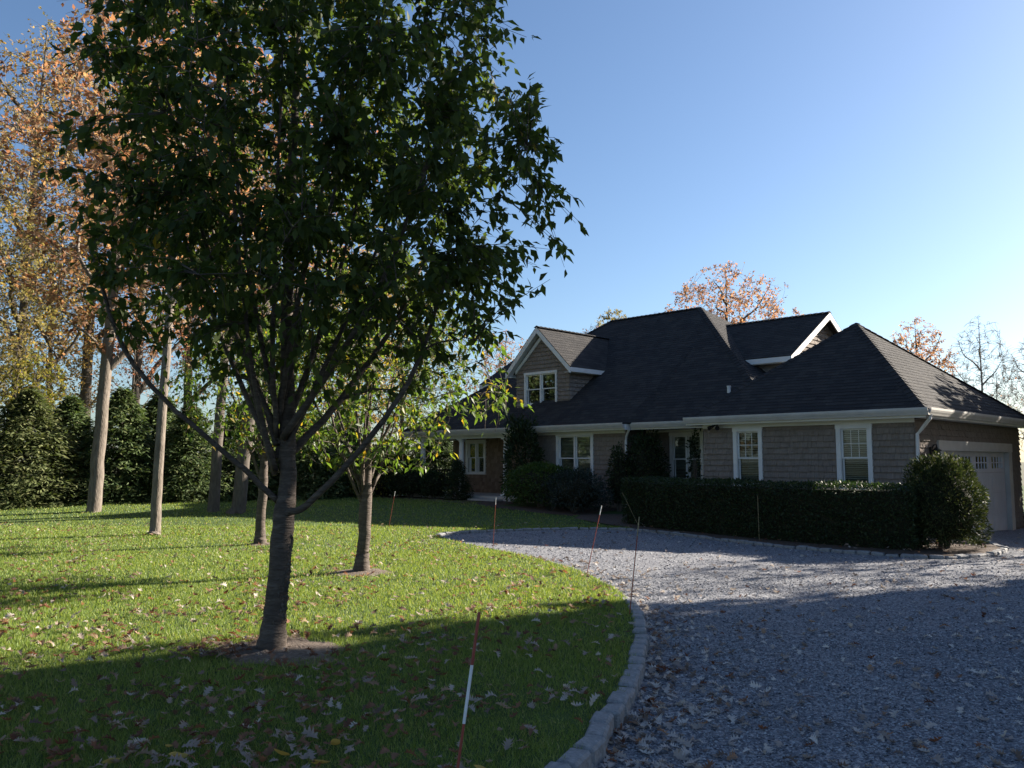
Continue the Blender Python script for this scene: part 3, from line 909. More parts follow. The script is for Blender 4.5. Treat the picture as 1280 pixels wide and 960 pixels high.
def grow(name, loc, trunk, limbs, prof, n2, n3, per, leaf, lw, lmat, bark, seed, kind='quad', droop=.5, cx=0., cy=0., shell=.5, lump=.25, r2=.02, r3=.006, twl=.5, sides=9, keep=0, leafmult=None, flare=1.35):
    """tree thing: trunk = [(x,y,z,r)], limbs = list of such; branches reach out to points of the crown, twigs fill it, leaves sit along twigs"""
    g = np.random.default_rng(seed)
    root = empty(name, loc)
    mb = MB()
    nodes, nrad, ndir = [], [], []
    def add_line(L, sides, wob=.0):
        L = np.array(L, float)
        C = catmull(list(L), 6)
        if wob: C[1:-1, :3] += g.normal(0, wob, (len(C) - 2, 3))
        mb.tube(C[:, :3], list(C[:, 3]), sides)
        d = unit(np.gradient(C[:, :3], axis=0))
        for i in range(len(C)):
            nodes.append(C[i, :3]); nrad.append(C[i, 3]); ndir.append(d[i])
    tr = [list(p) for p in trunk]
    b = list(tr[0])
    tr = [[b[0], b[1], b[2] - .15, b[3] * flare * 1.12], [b[0], b[1], b[2] + .02, b[3] * flare]] + [[b[0] * .6 + tr[1][0] * .4, b[1] * .6 + tr[1][1] * .4, b[2] + .22, b[3] * 1.04]] + tr[1:]
    add_line(tr, max(sides, 10), trunk[0][3] * .04)
    zcut = prof[0][0] - (prof[-1][0] - prof[0][0]) * .35
    for l in limbs: add_line(l, 7, l[0][3] * .12)
    live = [i for i in range(len(nodes)) if nodes[i][2] > zcut]
    T = sample_env(g, n2, prof, cx, cy, shell=.1, lump=lump)
    base = np.array(trunk[-1][:3])
    T = T[np.argsort(np.linalg.norm(T - np.array([cx, cy, prof[0][0]]), axis=1))]
    NP = [nodes[i] for i in live]; NR = [nrad[i] for i in live]; ND = [ndir[i] for i in live]
    for p in T:
        A = np.array(NP); dv = p - A
        dist = np.linalg.norm(dv, axis=1)
        cost = dist + 1.1 * np.maximum(0, .25 * np.linalg.norm(dv[:, :2], axis=1) - dv[:, 2])
        i = int(np.argmin(cost))
        L = dist[i]
        if L < .15: continue
        a = A[i]; r = min(NR[i] * .62, r2 * (1 + .35 * L))
        mid = a + dv[i] * .45 + ND[i] * L * .16 + np.array([0, 0, .06 * L]) + g.normal(0, .05 * L, 3)
        ts = np.linspace(0, 1, 7)[:, None]
        pts = (1 - ts) ** 2 * a + 2 * ts * (1 - ts) * mid + ts ** 2 * p
        pts[1:-1] += g.normal(0, .018 * L, (5, 3))
        rad = np.linspace(r, max(r3 * .9, r * .3), 7)
        mb.tube(pts, list(rad), 5 if r > .015 else 4, cap=False)
        d = unit(np.gradient(pts, axis=0))
        for k in range(1, 7):
            NP.append(pts[k]); NR.append(rad[k]); ND.append(d[k])
    A = np.array(NP)
    T3 = sample_env(g, n3, prof, cx, cy, shell=shell, lump=lump)
    idx = np.empty(len(T3), int)
    for c in range(0, len(T3), 400):
        q = T3[c:c + 400]
        dd = np.linalg.norm(q[:, None] - A[None], axis=2)
        idx[c:c + 400] = dd.argmin(1)
    S = A[idx]
    dv = T3 - S
    L = np.linalg.norm(dv, axis=1)
    far = L > twl * 2.2
    T3 = np.where(far[:, None], S + dv / (L[:, None] + 1e-9) * twl * 2.2, T3)
    B = (S + T3) / 2 + g.normal(0, .06, T3.shape) * twl + np.array([0, 0, .12 * twl])
    tv, tf, pts = twig_arrays(S, B, T3, r3, r3 * .4)
    tme = mb.mesh('trunk', True)
    tm_ = link('trunk', tme, bark, root)
    tw = link('twigs', np_mesh('twigs', tv, tf), bark, root); tw['kind'] = 'stuff'
    # leaves
    if per > 0:
        n = len(T3)
        cnt = g.poisson(per, n)
        if leafmult is not None: cnt = (cnt * leafmult(T3, g)).astype(int)
        own = np.repeat(np.arange(n), cnt)
        u = g.uniform(.15, 1.05, len(own))[:, None]
        P = (1 - u) ** 2 * S[own] + 2 * u * (1 - u) * B[own] + u ** 2 * T3[own]
        ax = unit(T3 - S)[own]
        D = ax * .55 + g.normal(0, .75, P.shape) + np.array([0, 0, -droop])
        P = P + unit(D) * leaf * .15 + g.normal(0, .02, P.shape) * (leaf / .1)
        N = g.normal(0, .55, P.shape) + np.array([0, 0, 1.0])
        sc = g.uniform(.7, 1.25, len(P))
        if keep:   # the leaves that show largest are objects of their own
            wp = P + np.array(loc)
            dd = np.linalg.norm(wp - np.array([0, 0, EYE]), axis=1)
            vis = np.argsort(dd)[:keep * 3]
            pick = g.choice(vis, keep, replace=False)
            msk = np.ones(len(P), bool); msk[pick] = False
            lms = []
            for q in range(6):
                v_, f_ = leaf_arrays(np.zeros((1, 3)), np.array([[0, 1., 0]]), np.array([[0, 0, 1.]]), leaf, lw * g.uniform(.85, 1.15))
                me = np_mesh('leaf', v_, f_); me.materials.append(lmat); lms.append(me)
            from mathutils import Matrix
            for q in pick:
                d = unit(D[q]); s_ = unit(np.cross(d, N[q])); nn = np.cross(s_, d)
                o = link('leaf', lms[g.integers(6)], None, root)
                o.matrix_local = Matrix(((s_[0] * sc[q], d[0] * sc[q], nn[0] * sc[q], P[q][0]), (s_[1] * sc[q], d[1] * sc[q], nn[1] * sc[q], P[q][1]), (s_[2] * sc[q], d[2] * sc[q], nn[2] * sc[q], P[q][2]), (0, 0, 0, 1)))
            P, D, N, sc = P[msk], D[msk], N[msk], sc[msk]
        v_, f_ = leaf_arrays(P, D, N, leaf * sc, lw * sc, kind)
        cr = link('crown', np_mesh('crown', v_, f_), lmat, root); cr['kind'] = 'stuff'
    return root

# ------------------------------------------------------------------ street-side cherry trees
def cherry_limbs(g, zf, R, n, zt, r):
    L = []
    for k in range(n):
        a = 2 * math.pi * k / n + g.uniform(-.3, .3)
        z0 = zf + g.uniform(-.12, .55)
        rr = R * g.uniform(.45, .8); z1 = zt * g.uniform(.72, 1.0)
        L.append([(0.02 * math.cos(a), 0.02 * math.sin(a), z0, r * g.uniform(.7, 1)),
                  (rr * .28 * math.cos(a), rr * .28 * math.sin(a), z0 + (z1 - z0) * .22, r * .72),
                  (rr * .62 * math.cos(a + .1), rr * .62 * math.sin(a + .1), z0 + (z1 - z0) * .55, r * .5),
                  (rr * math.cos(a + .15), rr * math.sin(a + .15), z1, r * .22)])
    return L

g = np.random.default_rng(3)
b1_ = atz(340, 814, .09)
limbs = cherry_limbs(g, 1.5, 1.75, 14, 5.2, .03)
limbs += [[(.08, -.04, 1.13, .034), (.3, -.15, 1.2, .029), (.75, -.3, 1.65, .025), (1.15, -.4, 2.2, .02), (1.45, -.45, 3.0, .012)],
          [(.02, 0, 1.22, .027), (-.3, -.15, 1.55, .023), (-.85, -.25, 2.05, .02), (-1.2, -.3, 2.5, .02), (-1.5, -.3, 3.3, .012)],
          [(.08, .05, 1.6, .036), (.45, .35, 2.1, .03), (.9, .7, 2.9, .022), (1.25, .9, 3.8, .012)],
          [(.06, -.05, 1.75, .034), (.5, -.3, 2.3, .028), (.95, -.5, 3.0, .02), (1.3, -.6, 3.9, .012)]]
fg_tree = grow('cherry_tree', tuple(b1_), [(0, 0, 0, .096), (.03, 0, .45, .09), (.07, 0, 1.1, .088), (.09, .02, 1.35, .072), (.08, .02, 1.8, .066), (.05, .03, 2.8, .052), (.06, .02, 4.0, .04), (.1, 0, 5.4, .018)],
     limbs, [(2.0, .5), (2.35, 1.3), (2.8, 1.8), (3.5, 1.98), (4.3, 1.98), (5.2, 1.8), (6.0, 1.35), (6.7, .35)], 200, 2600, 12.5, .1, .05, M['leaf_cherry'], M['bark_cherry'], 7,
     kind='leaf', droop=.75, cx=.35, cy=-.05, shell=.25, lump=.12, r2=.02, r3=.0045, twl=.42, sides=14, keep=300,
     leafmult=lambda T, g: np.clip((T[:, 2] - 1.9) / 1.0, .3, 1.0))
tag(fg_tree, 'dark green leafy cherry tree with thick scarred trunk in a big mulch ring', 'tree')
sg_ = np.random.default_rng(17)
mb = MB()
for k in range(120):   # rough torn bark up one side of the trunk
    zz = sg_.uniform(.22, .95); an = sg_.normal(-.35, .38) + .5 * (zz - .5)
    rr_ = .089 if zz > .4 else .093
    cxx = .03 * zz / .45 if zz < .45 else .03 + .04 * (zz - .45) / .65
    c = np.array([cxx + rr_ * math.cos(an), rr_ * math.sin(an), zz])
    hw_, hh_ = sg_.uniform(.006, .014), sg_.uniform(.012, .04)
    t_ = np.array([-math.sin(an), math.cos(an), 0]); n_ = np.array([math.cos(an), math.sin(an), 0]); u_ = np.array([0, 0, 1.])
    q_ = sg_.uniform(.005, .014)
    P_ = [c - t_ * hw_ - n_ * .01, c + u_ * hh_ - n_ * .01, c + t_ * hw_ - n_ * .01, c - u_ * hh_ - n_ * .01, c + n_ * q_ + u_ * hh_ * sg_.uniform(-.4, .4) + t_ * hw_ * sg_.uniform(-.5, .5)]
    mb.add(P_, [(1, 0, 4), (2, 1, 4), (3, 2, 4), (0, 3, 4)])
o = mb.build('torn_bark', M['bark_dark'], fg_tree); o['kind'] = 'stuff'
b2_ = atz(452, 716, .09)
t = grow('cherry_tree', tuple(b2_), [(0, 0, 0, .092), (.02, 0, .4, .086), (.04, 0, .95, .088), (.06, 0, 1.6, .05), (.05, 0, 2.6, .035), (.05, 0, 3.8, .015)],
     cherry_limbs(g, .95, 1.35, 11, 3.6, .03), [(1.35, .7), (1.8, 1.5), (2.5, 1.95), (3.3, 1.8), (4.2, .9), (4.6, .2)], 110, 950, 5.5, .105, .05, M['leaf_cherry_light'], M['bark_cherry'], 8,
     kind='leaf', droop=.8, cx=.15, shell=.3, r2=.016, r3=.005, twl=.4, sides=12)
tag(t, 'smaller cherry tree with sunlit yellow green leaves in front of the porch', 'tree')
b3_ = atz(325, 681, .09)
t = grow('cherry_tree', tuple(b3_), [(0, 0, 0, .095), (0, 0, .5, .088), (0.03, 0, 1.2, .085), (.03, 0, 2.0, .05), (.03, 0, 3.6, .015)],
     cherry_limbs(g, 1.25, 1.2, 7, 3.8, .038), [(1.6, .6), (2.1, 1.5), (3.0, 1.8), (3.9, 1.5), (4.7, .4)], 90, 700, 5.5, .11, .052, M['leaf_cherry_light'], M['bark_cherry'], 9,
     kind='leaf', droop=.8, shell=.3, r2=.016, r3=.005, twl=.4, sides=12)
tag(t, 'thin trunked cherry tree standing on the lawn beyond the scarred cherry', 'tree')

# ------------------------------------------------------------------ tall oaks on the lawn and autumn trees behind the evergreens
def oak_limbs(g, z0, z1, R, n, r):
    L = []
    for k in range(n):
        a = 2.4 * k + g.uniform(-.4, .4)
        z = z0 + (z1 - z0) * k / n * .8
        rr = R * g.uniform(.55, .9); zt = min(z + (z1 - z0) * g.uniform(.15, .35), z0 + (z1 - z0) * .82); rr *= 1 - .45 * k / n
        L.append([(0, 0, z, r * .6), (rr * .35 * math.cos(a), rr * .35 * math.sin(a), z + (zt - z) * .3, r * .42), (rr * .7 * math.cos(a + .2), rr * .7 * math.sin(a + .2), z + (zt - z) * .55, r * .28), (rr * math.cos(a), rr * math.sin(a), zt, r * .12)])
    return L

def big_tree(name, label, base, H, zc, R, r, lmat, bark, seed, per=5, n2=120, n3=900, leaf=.16, cat='tree', group=None, lean=(0, 0), lump=.35, prof=None, r3=.009, shell=.2):
    g = np.random.default_rng(seed)
    lx, ly = lean
    tr = [(0, 0, 0, r), (lx * .15, ly * .15, H * .15, r * .9), (lx * .4, ly * .4, H * .4, r * .72), (lx * .7, ly * .7, H * .7, r * .42), (lx, ly, H * .96, r * .1)]
    if prof is None:
        prof = [(zc, R * .35), (zc + (H - zc) * .15, R * .8), (zc + (H - zc) * .4, R), (zc + (H - zc) * .65, R * .9), (zc + (H - zc) * .88, R * .55), (H, R * .1)]
    limbs = oak_limbs(g, zc * .9, H, R, 8, r)
    limbs = [[(p[0] + lx * p[2] / H, p[1] + ly * p[2] / H, p[2], p[3]) for p in l] for l in limbs]
    t = grow(name, tuple(base), tr, limbs, prof, n2, n3, per, leaf, leaf * .62, lmat, bark, seed, kind='quad', droop=.3, cx=lx * .6, cy=ly * .6, shell=shell, lump=lump, r2=r * .2, r3=r3, twl=.9, sides=12)
    tag(t, label, cat, group)
    return t

OR, RU, GO, OL, YG = M['leaf_orange'], M['leaf_russet'], M['leaf_gold'], M['leaf_olive'], M['leaf_yellowgreen']
BO, BD = M['bark_oak'], M['bark_dark']
big_tree('oak_tree', 'tall oak with thick pale trunk and orange leaves before the evergreens', atz(115, 645), 17, 4.6, 4.0, .19, OR, BO, 101, per=8, n2=110, n3=1300, lean=(.6, .5))
big_tree('oak_tree', 'slim straight oak trunk on the sunny lawn, clear of the other trees', atz(192, 669), 14, 5.5, 2.6, .108, OR, BO, 102, per=7, n2=80, n3=600, lean=(.2, .6))
big_tree('oak_tree', 'slender upright oak trunk close beside a leaning thicker trunk at the lawn edge', atz(265, 645), 13, 5.5, 2.6, .16, OL, BD, 103, per=4, n2=80, n3=500, lean=(.5, .3))
big_tree('oak_tree', 'thicker leaning oak trunk at the shaded lawn edge, nearer the porch', atz(293, 646), 14, 5.5, 3.0, .2, RU, BD, 104, per=4, n2=80, n3=600, lean=(1.6, .3))
gname = 'autumn trees behind the evergreen screen'
BT = [  # pixel x, distance, height, crown base, radius, leaf, label
    (-70, 31, 15, 3.5, 4.2, OL, 'olive gold leaved tree at the far end of the evergreen screen', 5),
    (15, 36, 22, 4.0, 4.6, GO, 'tall golden oak rising behind the broad olive evergreen', 5),
    (62, 41, 14, 3.0, 4.0, GO, 'golden tree with forked dark trunk behind the evergreen screen', 5),
    (105, 41, 26, 8.0, 5.2, OL, 'tallest olive and gold crown high over the evergreen screen', 5),
    (165, 38, 21, 5.0, 3.6, RU, 'russet oak behind the slim straight lawn oak', 4),
    (235, 44, 23, 5.0, 4.6, OR, 'orange oak behind the two dark trunks at the lawn edge', 4),
    (330, 47, 22, 4.0, 4.6, OL, 'olive leaved tree behind the thin trunked cherry', 4.5),
    (420, 45, 15, 3.0, 4.2, GO, 'golden tree behind the small sunlit cherry', 4.5),
    (505, 50, 14, 2.5, 4.2, OL, 'olive green tree standing left of the house behind the shrubs', 5),
]
for i, (u, d, H, zc, R, lm, lab, per) in enumerate(BT):
    x = (u - 640) / FPX * d
    big_tree('autumn_tree', lab, (x, d, .15), H, zc, R, H * .011, lm, BD, 120 + i, per=per * 1.6, n2=120, n3=1600, leaf=.15, group=gname, lean=(.5 * math.sin(i * 2.1), .3))
big_tree('understory_tree', 'small bright yellow tree peeping over the olive evergreen', ((40 - 640) / FPX * 31, 31, .1), 5.8, 1.5, 1.6, .06, YG, BD, 140, per=6, n2=60, n3=500, leaf=.13)
big_tree('understory_tree', 'small bare reddish sapling between the two pale oak trunks', ((165 - 640) / FPX * 33, 33, .1), 7.5, 1.5, 1.8, .06, RU, BD, 141, per=1.2, n2=70, n3=350, leaf=.13)
# behind the house
big_tree('oak_tree', 'broad russet oak crown showing above the main roof ridge', (12.6, 48, 0), 13.5, 5.0, 4.4, .15, OR, BD, 151, per=10, n2=150, n3=1400, leaf=.14, lump=.25)
big_tree('oak_tree', 'round russet oak crown behind the garage roof', (24.6, 50, 0), 10.5, 4.0, 2.2, .11, OR, BD, 152, per=9, n2=100, n3=800, leaf=.13, lump=.2)
big_tree('bare_tree', 'bare grey tree with fine twigs behind the garage', (28.5, 50, 0), 10.6, 2.0, 2.3, .1, OR, M['bark_hazed'], 153, per=0, n2=330, n3=2200, r3=.012, lump=.2)
big_tree('bare_tree', 'leafless many twigged tree beyond the far garage corner', (33.0, 52, 0), 9.8, 2.0, 2.6, .1, OR, M['bark_hazed'], 154, per=0.12, n2=330, n3=2200, r3=.012, lump=.2)
big_tree('maple_tree', 'small yellow green tree top over the left end of the ridge', (6.1, 50, 0), 11.1, 6.0, 1.7, .09, OL, BD, 155, per=11, n2=60, n3=600, leaf=.12, lump=.2)
big_tree('sapling_tree', 'thin lacy tree top beside the yellow green tree above the roof', (4.8, 50, 0), 10.2, 6.0, 1.2, .09, RU, BD, 156, per=.9, n2=60, n3=240, leaf=.13)
big_tree('oak_tree', 'pinkish orange tree behind the house left of the front dormer', (-.4, 52, 0), 9.9, 3.0, 2.3, .12, OR, BD, 157, per=8, n2=90, n3=700, leaf=.13)
big_tree('oak_tree', 'small russet crown just right of the broad oak over the side dormer', (17.0, 49, 0), 10.9, 6.5, .8, .07, OR, BD, 158, per=8, n2=40, n3=160, leaf=.12)

# trees along the right side of the driveway that throw the long shade over the foreground
shade = [(16.6, 10.7, 14.6, 4.2), (19.5, 7.0, 15.5, 4.4), (16.8, 4.2, 11, 3.4), (22.5, 11.5, 15.5, 4.2), (15.0, 8.2, 10.5, 3.4), (22.3, 16.0, 15.5, 2.3)]
for i, (x, y, H, R) in enumerate(shade):
    big_tree('oak_tree', 'dense russet oak in the row along the open side of the driveway', (x, y, 0), H, 1.2, R, .2, RU, BO, 170 + i, per=9, n2=110, n3=1400, leaf=.48, group='oaks along the open side of the driveway', lump=.15,
             prof=[(1.0, R * .7), (H * .25, R), (H * .6, R), (H * .85, R * .75), (H, R * .2)] if i else [(1, 3.5), (5, 4.9), (7.4, 5.7), (8.4, 4.7), (12, 4.4), (13.6, 3.2), (14.6, 1)])
big_tree('understory_tree', 'bushy low tree at the far side of the garage court', (19.4, 23.9, -.2), 7.3, .5, 3.5, .12, OL, BD, 185, per=9, n2=90, n3=1300, leaf=.34, lump=.1, prof=[(.3, 2.8), (2, 3.6), (5.8, 3.5), (6.8, 2.6), (7.3, .8)])

big_tree('sapling_tree', 'unseen slim sparse tree added to dapple the sunlit gravel, across from the hedge', (16.2, 17.3, -.1), 7.6, 2.2, 2.4, .07, RU, BD, 187, per=2.2, n2=90, n3=500, leaf=.16, lump=.2)  # added out of view to break up the sun on the gravel strip
big_tree('understory_tree', 'unseen second bushy tree added to shade the garage door, behind the low tree', (24.0, 25.9, -.2), 8.0, .5, 3.2, .12, OL, BD, 186, per=8, n2=80, n3=900, leaf=.36, lump=.1, prof=[(.3, 2.6), (2, 3.2), (6.2, 3.1), (8.0, .8)])  # unseen, put in to keep stray sun off the door trim
for i, (x, y, H, R, lm) in enumerate([(-20, 18.5, 14, 4.6, OL), (-25, 10.5, 16, 5, GO), (-23, 2.5, 14, 4.6, OL)]):
    big_tree('autumn_tree', 'leafy autumn tree on the open lawn side facing the house front', (x, y, .05), H, 2.0, R, .2, lm, BO, 190 + i, per=9, n2=90, n3=900, leaf=.34, group='trees facing the house front', lump=.15)

for i, (x, y, H, R, lab) in enumerate([(-23, 25.5, 14, 4.6, 'unseen tall dark evergreen added to darken the window reflections, past the evergreen row'), (-31, 24, 17, 5, 'unseen tallest dark evergreen added to darken the window reflections, well past the evergreen row')]):  # added out of view so the dormer and bay glass mirror dark foliage
    big_tree('evergreen_tree', lab, (x, y, .05), H, 1.0, R, .2, M['conifer'], BD, 196 + i, per=12, n2=90, n3=1000, leaf=.3, lump=.15)
# ------------------------------------------------------------------ evergreens and shrubs
def conifer_mesh(seed, H, R, nb, nsp, leaf=.17, wid=.05, taper=.75, zb=.05):
    g = np.random.default_rng(seed)
    z = zb + (H - zb) * g.uniform(0, 1, nb) ** 1.15
    f = (z - zb) / (H - zb)
    rr = R * (np.clip(1 - f, 0, 1) ** taper) * (1 - .25 * np.exp(-f * 14)) + .06
    th = g.uniform(0, 2 * math.pi, nb)
    k = g.uniform(0, 6, 4)
    rr *= g.uniform(.6, 1.2, nb) * (1 + .1 * np.sin(3 * th + k[0] + z * 2) + .08 * np.sin(5 * th + k[1] - z * 3))
    own = np.repeat(np.arange(nb), nsp)
    u = 1 - .65 * g.uniform(0, 1, len(own)) ** 1.6
    out = np.stack([np.cos(th), np.sin(th), np.zeros(nb)], 1)
    side = np.stack([-np.sin(th), np.cos(th), np.zeros(nb)], 1)
    rad = rr[own] * u
    P = out[own] * rad[:, None] + side[own] * (g.normal(0, .13, len(own)) * (.35 + rad))[:, None]
    P[:, 2] = z[own] + .12 * rad - .22 * rad * u ** 2 + g.normal(0, .07, len(own))
    P[:, 2] = np.maximum(P[:, 2], .04)
    D = out[own] * .8 + side[own] * g.normal(0, .8, len(own))[:, None] + np.stack([np.zeros(len(own)), np.zeros(len(own)), g.normal(-.25, .45, len(own))], 1)
    N = g.normal(0, .5, P.shape) + np.array([0, 0, 1]) + out[own] * .5
    sc = g.uniform(.65, 1.3, len(P))
    v, fc = leaf_arrays(P, D, N, leaf * sc, wid * sc, 'quad')
    me = np_mesh('crown', v, fc)
    tb = MB().tube([(0, 0, -.1), (0, 0, H * .5), (0, 0, H * .96)], [.05 + H * .012, .03 + H * .006, .01], 7)
    for i in range(0, nb, 4):   # limbs
        tb.tube([(0, 0, z[i] - .05), tuple(out[i] * rr[i] * .8 + np.array([0, 0, z[i] + .02]))], [.014, .005], 3, cap=False)
    return me, tb.mesh('trunk')

cmesh = [conifer_mesh(301, 3.9, 1.75, 620, 34), conifer_mesh(302, 3.9, 1.45, 560, 34), conifer_mesh(303, 3.7, 1.3, 520, 34)]
def conifer(label, loc, k, sc, rot, mat='conifer', name='evergreen_tree', group='evergreens screening the lawn edge', szz=1.0):
    root = empty(name, loc, rot)
    root.scale = (sc * 1.14, sc * 1.14, sc * szz * .9)
    o = bpy.data.objects.new('crown', cmesh[k][0]); COL.objects.link(o); o.parent = root; o['kind'] = 'stuff'
    if not cmesh[k][0].materials: cmesh[k][0].materials.append(M['conifer'])
    o.material_slots[0].link = 'OBJECT'; o.material_slots[0].material = M[mat]
    o = link('trunk', cmesh[k][1], M['bark_dark'], root)
    tag(root, label, 'tree', group)
def px(u, d, z=.09): return ((u - 640) / FPX * d, d, z)
ev = [(-45, 27.0, 0, 1.05, 'conifer_olive', 'olive evergreen at the very end of the evergreen row, beyond the broad one', 1.0),
      (36, 26.0, 0, 1.0, 'conifer_olive', 'broad olive green evergreen left of the thick pale oak trunk', 1.0),
      (88, 28.2, 1, 1.0, 'conifer', 'dark evergreen half hidden behind the thick pale oak trunk', .98),
      (152, 27.4, 1, 1.02, 'conifer', 'full dark evergreen between the thick pale oak and the slim straight oak', 1.02),
      (200, 29.2, 2, 1.1, 'conifer', 'dark evergreen directly behind the slim straight lawn oak', 1.0),
      (238, 28.0, 1, .92, 'conifer', 'dark evergreen between the slim straight oak and the two dark trunks', .98),
      (300, 29.5, 2, 1.0, 'conifer', 'shaded evergreen behind the leaning dark oak trunk', 1.0),
      (345, 31.0, 1, .98, 'conifer', 'shaded evergreen behind the scarred cherry trunk', 1.0),
      (388, 30.0, 2, .9, 'conifer', 'sunlit evergreen between the scarred cherry and the small sunlit cherry', 1.0),
      (432, 32.0, 1, .95, 'conifer', 'evergreen directly behind the small sunlit cherry', 1.0),
      (545, 40.0, 2, 1.1, 'conifer', 'evergreen beyond the open end of the porch', 1.0)]
for i, (u, d, k, s, mt_, lab, zz) in enumerate(ev):
    conifer(lab, px(u, d, float(lawn_z((u - 640) / FPX * d, d))), k, s, i * 1.7, mt_, szz=zz)

def shrub(name, label, loc, rx, ry, h, n, leaf, wid, mat, seed, zc=.5, lump=.12, kind='quad', core=True, cat='shrub', square=2.2, rot=0.0):
    """rounded bush: leaves in a shell over a twiggy core, stems to the ground"""
    g = np.random.default_rng(seed)
    root = empty(name, loc, rot)
    d = unit(g.normal(0, 1, (n, 3)))
    d[:, 2] = np.where(d[:, 2] < -.75, -d[:, 2], d[:, 2])
    k = g.uniform(0, 6, 6)
    th = np.arctan2(d[:, 1], d[:, 0])
    lum = 1 + lump * (np.sin(4 * th + k[0] + 3 * d[:, 2]) + .7 * np.sin(7 * th + k[1] - 5 * d[:, 2]) + .6 * np.sin(9 * d[:, 2] + k[2] + 2 * th)) * .6
    q = (np.abs(d) ** square).sum(1) ** (-1 / square)
    rad = lum * q * (1 - .28 * g.uniform(0, 1, n) ** 2)
    P = d * rad[:, None] * np.array([rx, ry, h * .5]) + np.array([0, 0, h * zc])
    P[:, 2] = np.maximum(P[:, 2], .03)
    D = d * .9 + g.normal(0, .6, P.shape) + np.array([0, 0, .15])
    N = g.normal(0, .7, P.shape) + d * .6 + np.array([0, 0, .5])
    sc = g.uniform(.65, 1.3, n)
    v, f = leaf_arrays(P, D, N, leaf * sc, wid * sc, kind)
    o = link('foliage', np_mesh('foliage', v, f), M[mat], root); o['kind'] = 'stuff'
    mb = MB()
    for i in range(14):
        a = g.uniform(0, 6.28); e = g.uniform(.3, .75)
        mb.tube([(.05 * math.cos(a), .05 * math.sin(a), -.05), (rx * e * .4 * math.cos(a), ry * e * .4 * math.sin(a), h * .35), (rx * e * math.cos(a), ry * e * math.sin(a), h * g.uniform(.5, .85))], [.02, .014, .006], 5)
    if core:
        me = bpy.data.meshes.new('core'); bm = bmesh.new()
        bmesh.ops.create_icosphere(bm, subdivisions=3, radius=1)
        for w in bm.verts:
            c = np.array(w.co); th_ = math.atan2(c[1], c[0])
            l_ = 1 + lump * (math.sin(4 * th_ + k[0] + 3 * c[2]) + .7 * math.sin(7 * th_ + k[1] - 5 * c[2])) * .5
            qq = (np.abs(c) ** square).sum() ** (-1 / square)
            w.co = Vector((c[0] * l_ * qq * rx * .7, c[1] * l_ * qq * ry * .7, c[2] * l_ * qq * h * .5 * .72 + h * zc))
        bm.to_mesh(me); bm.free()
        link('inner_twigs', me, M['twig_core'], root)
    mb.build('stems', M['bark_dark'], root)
    tag(root, label, cat)
    return root

# clipped hedge behind the kerb
HC = resample(catmull([np.array(p) for p in ((2.72, 20.75), (3.3, 19.35), (3.95, 18.25), (4.9, 16.75), (5.95, 15.4), (6.95, 14.5))]), 0.1)
hcd = np.concatenate([[0], np.cumsum(np.linalg.norm(np.diff(HC, axis=0), axis=1))]); hl = float(hcd[-1])
hct = unit(np.gradient(HC, axis=0)); hcn = np.stack([-hct[:, 1], hct[:, 0]], 1)
def hedge_map(P):
    """straight hedge (along, across, up) to the curve that follows the kerb"""
    u, w = np.clip(P[:, 0], 0, hl), P[:, 1] + .45
    c = np.stack([np.interp(u, hcd, HC[:, k]) for k in (0, 1)], 1); n_ = np.stack([np.interp(u, hcd, hcn[:, k]) for k in (0, 1)], 1)
    t_ = np.stack([n_[:, 1], -n_[:, 0]], 1)
    q = c + n_ * w[:, None] + t_ * (P[:, 0] - u)[:, None]
    return np.column_stack([q - HC[0], P[:, 2]])
g = np.random.default_rng(61)
hh, ht = 1.14, .9
hedge = empty('hedge', (*HC[0], .07))
faces = []
n = 26000
u = g.uniform(0, hl, n); wv = g.uniform(-ht / 2, ht / 2, n); zv = g.uniform(.05, hh, n)
which = g.random(n)
front = which < .5; topf = (which >= .5) & (which < .78); back = (which >= .78) & (which < .9); ends = which >= .9
dep = .1 * g.uniform(0, 1, n) ** 1.5
wob = .025 * np.sin(u * 2.3) + .02 * np.sin(u * 5.1 + zv * 4)
P = np.stack([u, wv, zv], 1); Nn = np.zeros((n, 3))
P[front, 1] = -ht / 2 + dep[front] + wob[front]; Nn[front] = (0, -1, 0)
P[back, 1] = ht / 2 - dep[back] + wob[back]; Nn[back] = (0, 1, 0)
P[topf, 2] = hh - dep[topf] + wob[topf] * .7; Nn[topf] = (0, 0, 1)
e0 = ends & (u < hl / 2); e1 = ends & (u >= hl / 2)
P[e0, 0] = dep[e0]; Nn[e0] = (-1, 0, 0); P[e1, 0] = hl - dep[e1]; Nn[e1] = (1, 0, 0)
D = Nn * .7 + g.normal(0, .65, P.shape) + np.array([0, 0, .2])
sc = g.uniform(.6, 1.35, n)
v, f = leaf_arrays(P, D, g.normal(0, .6, P.shape) + Nn * .5 + np.array([0, 0, .5]), .06 * sc, .026 * sc, 'quad')
o = link('foliage', np_mesh('foliage', hedge_map(v), f), M['yew'], hedge); o['kind'] = 'stuff'
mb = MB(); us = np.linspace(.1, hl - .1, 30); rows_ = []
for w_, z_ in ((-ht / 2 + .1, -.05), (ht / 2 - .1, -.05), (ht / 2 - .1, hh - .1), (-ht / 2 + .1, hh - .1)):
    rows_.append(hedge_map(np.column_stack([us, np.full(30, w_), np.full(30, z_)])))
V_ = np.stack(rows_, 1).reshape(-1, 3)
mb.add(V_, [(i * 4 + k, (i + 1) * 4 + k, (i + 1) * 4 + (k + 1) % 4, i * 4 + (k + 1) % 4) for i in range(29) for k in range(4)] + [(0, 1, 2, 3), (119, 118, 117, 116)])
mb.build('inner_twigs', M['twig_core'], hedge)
tag(hedge, 'long clipped dark green hedge between the kerb and the garage wall', 'hedge')

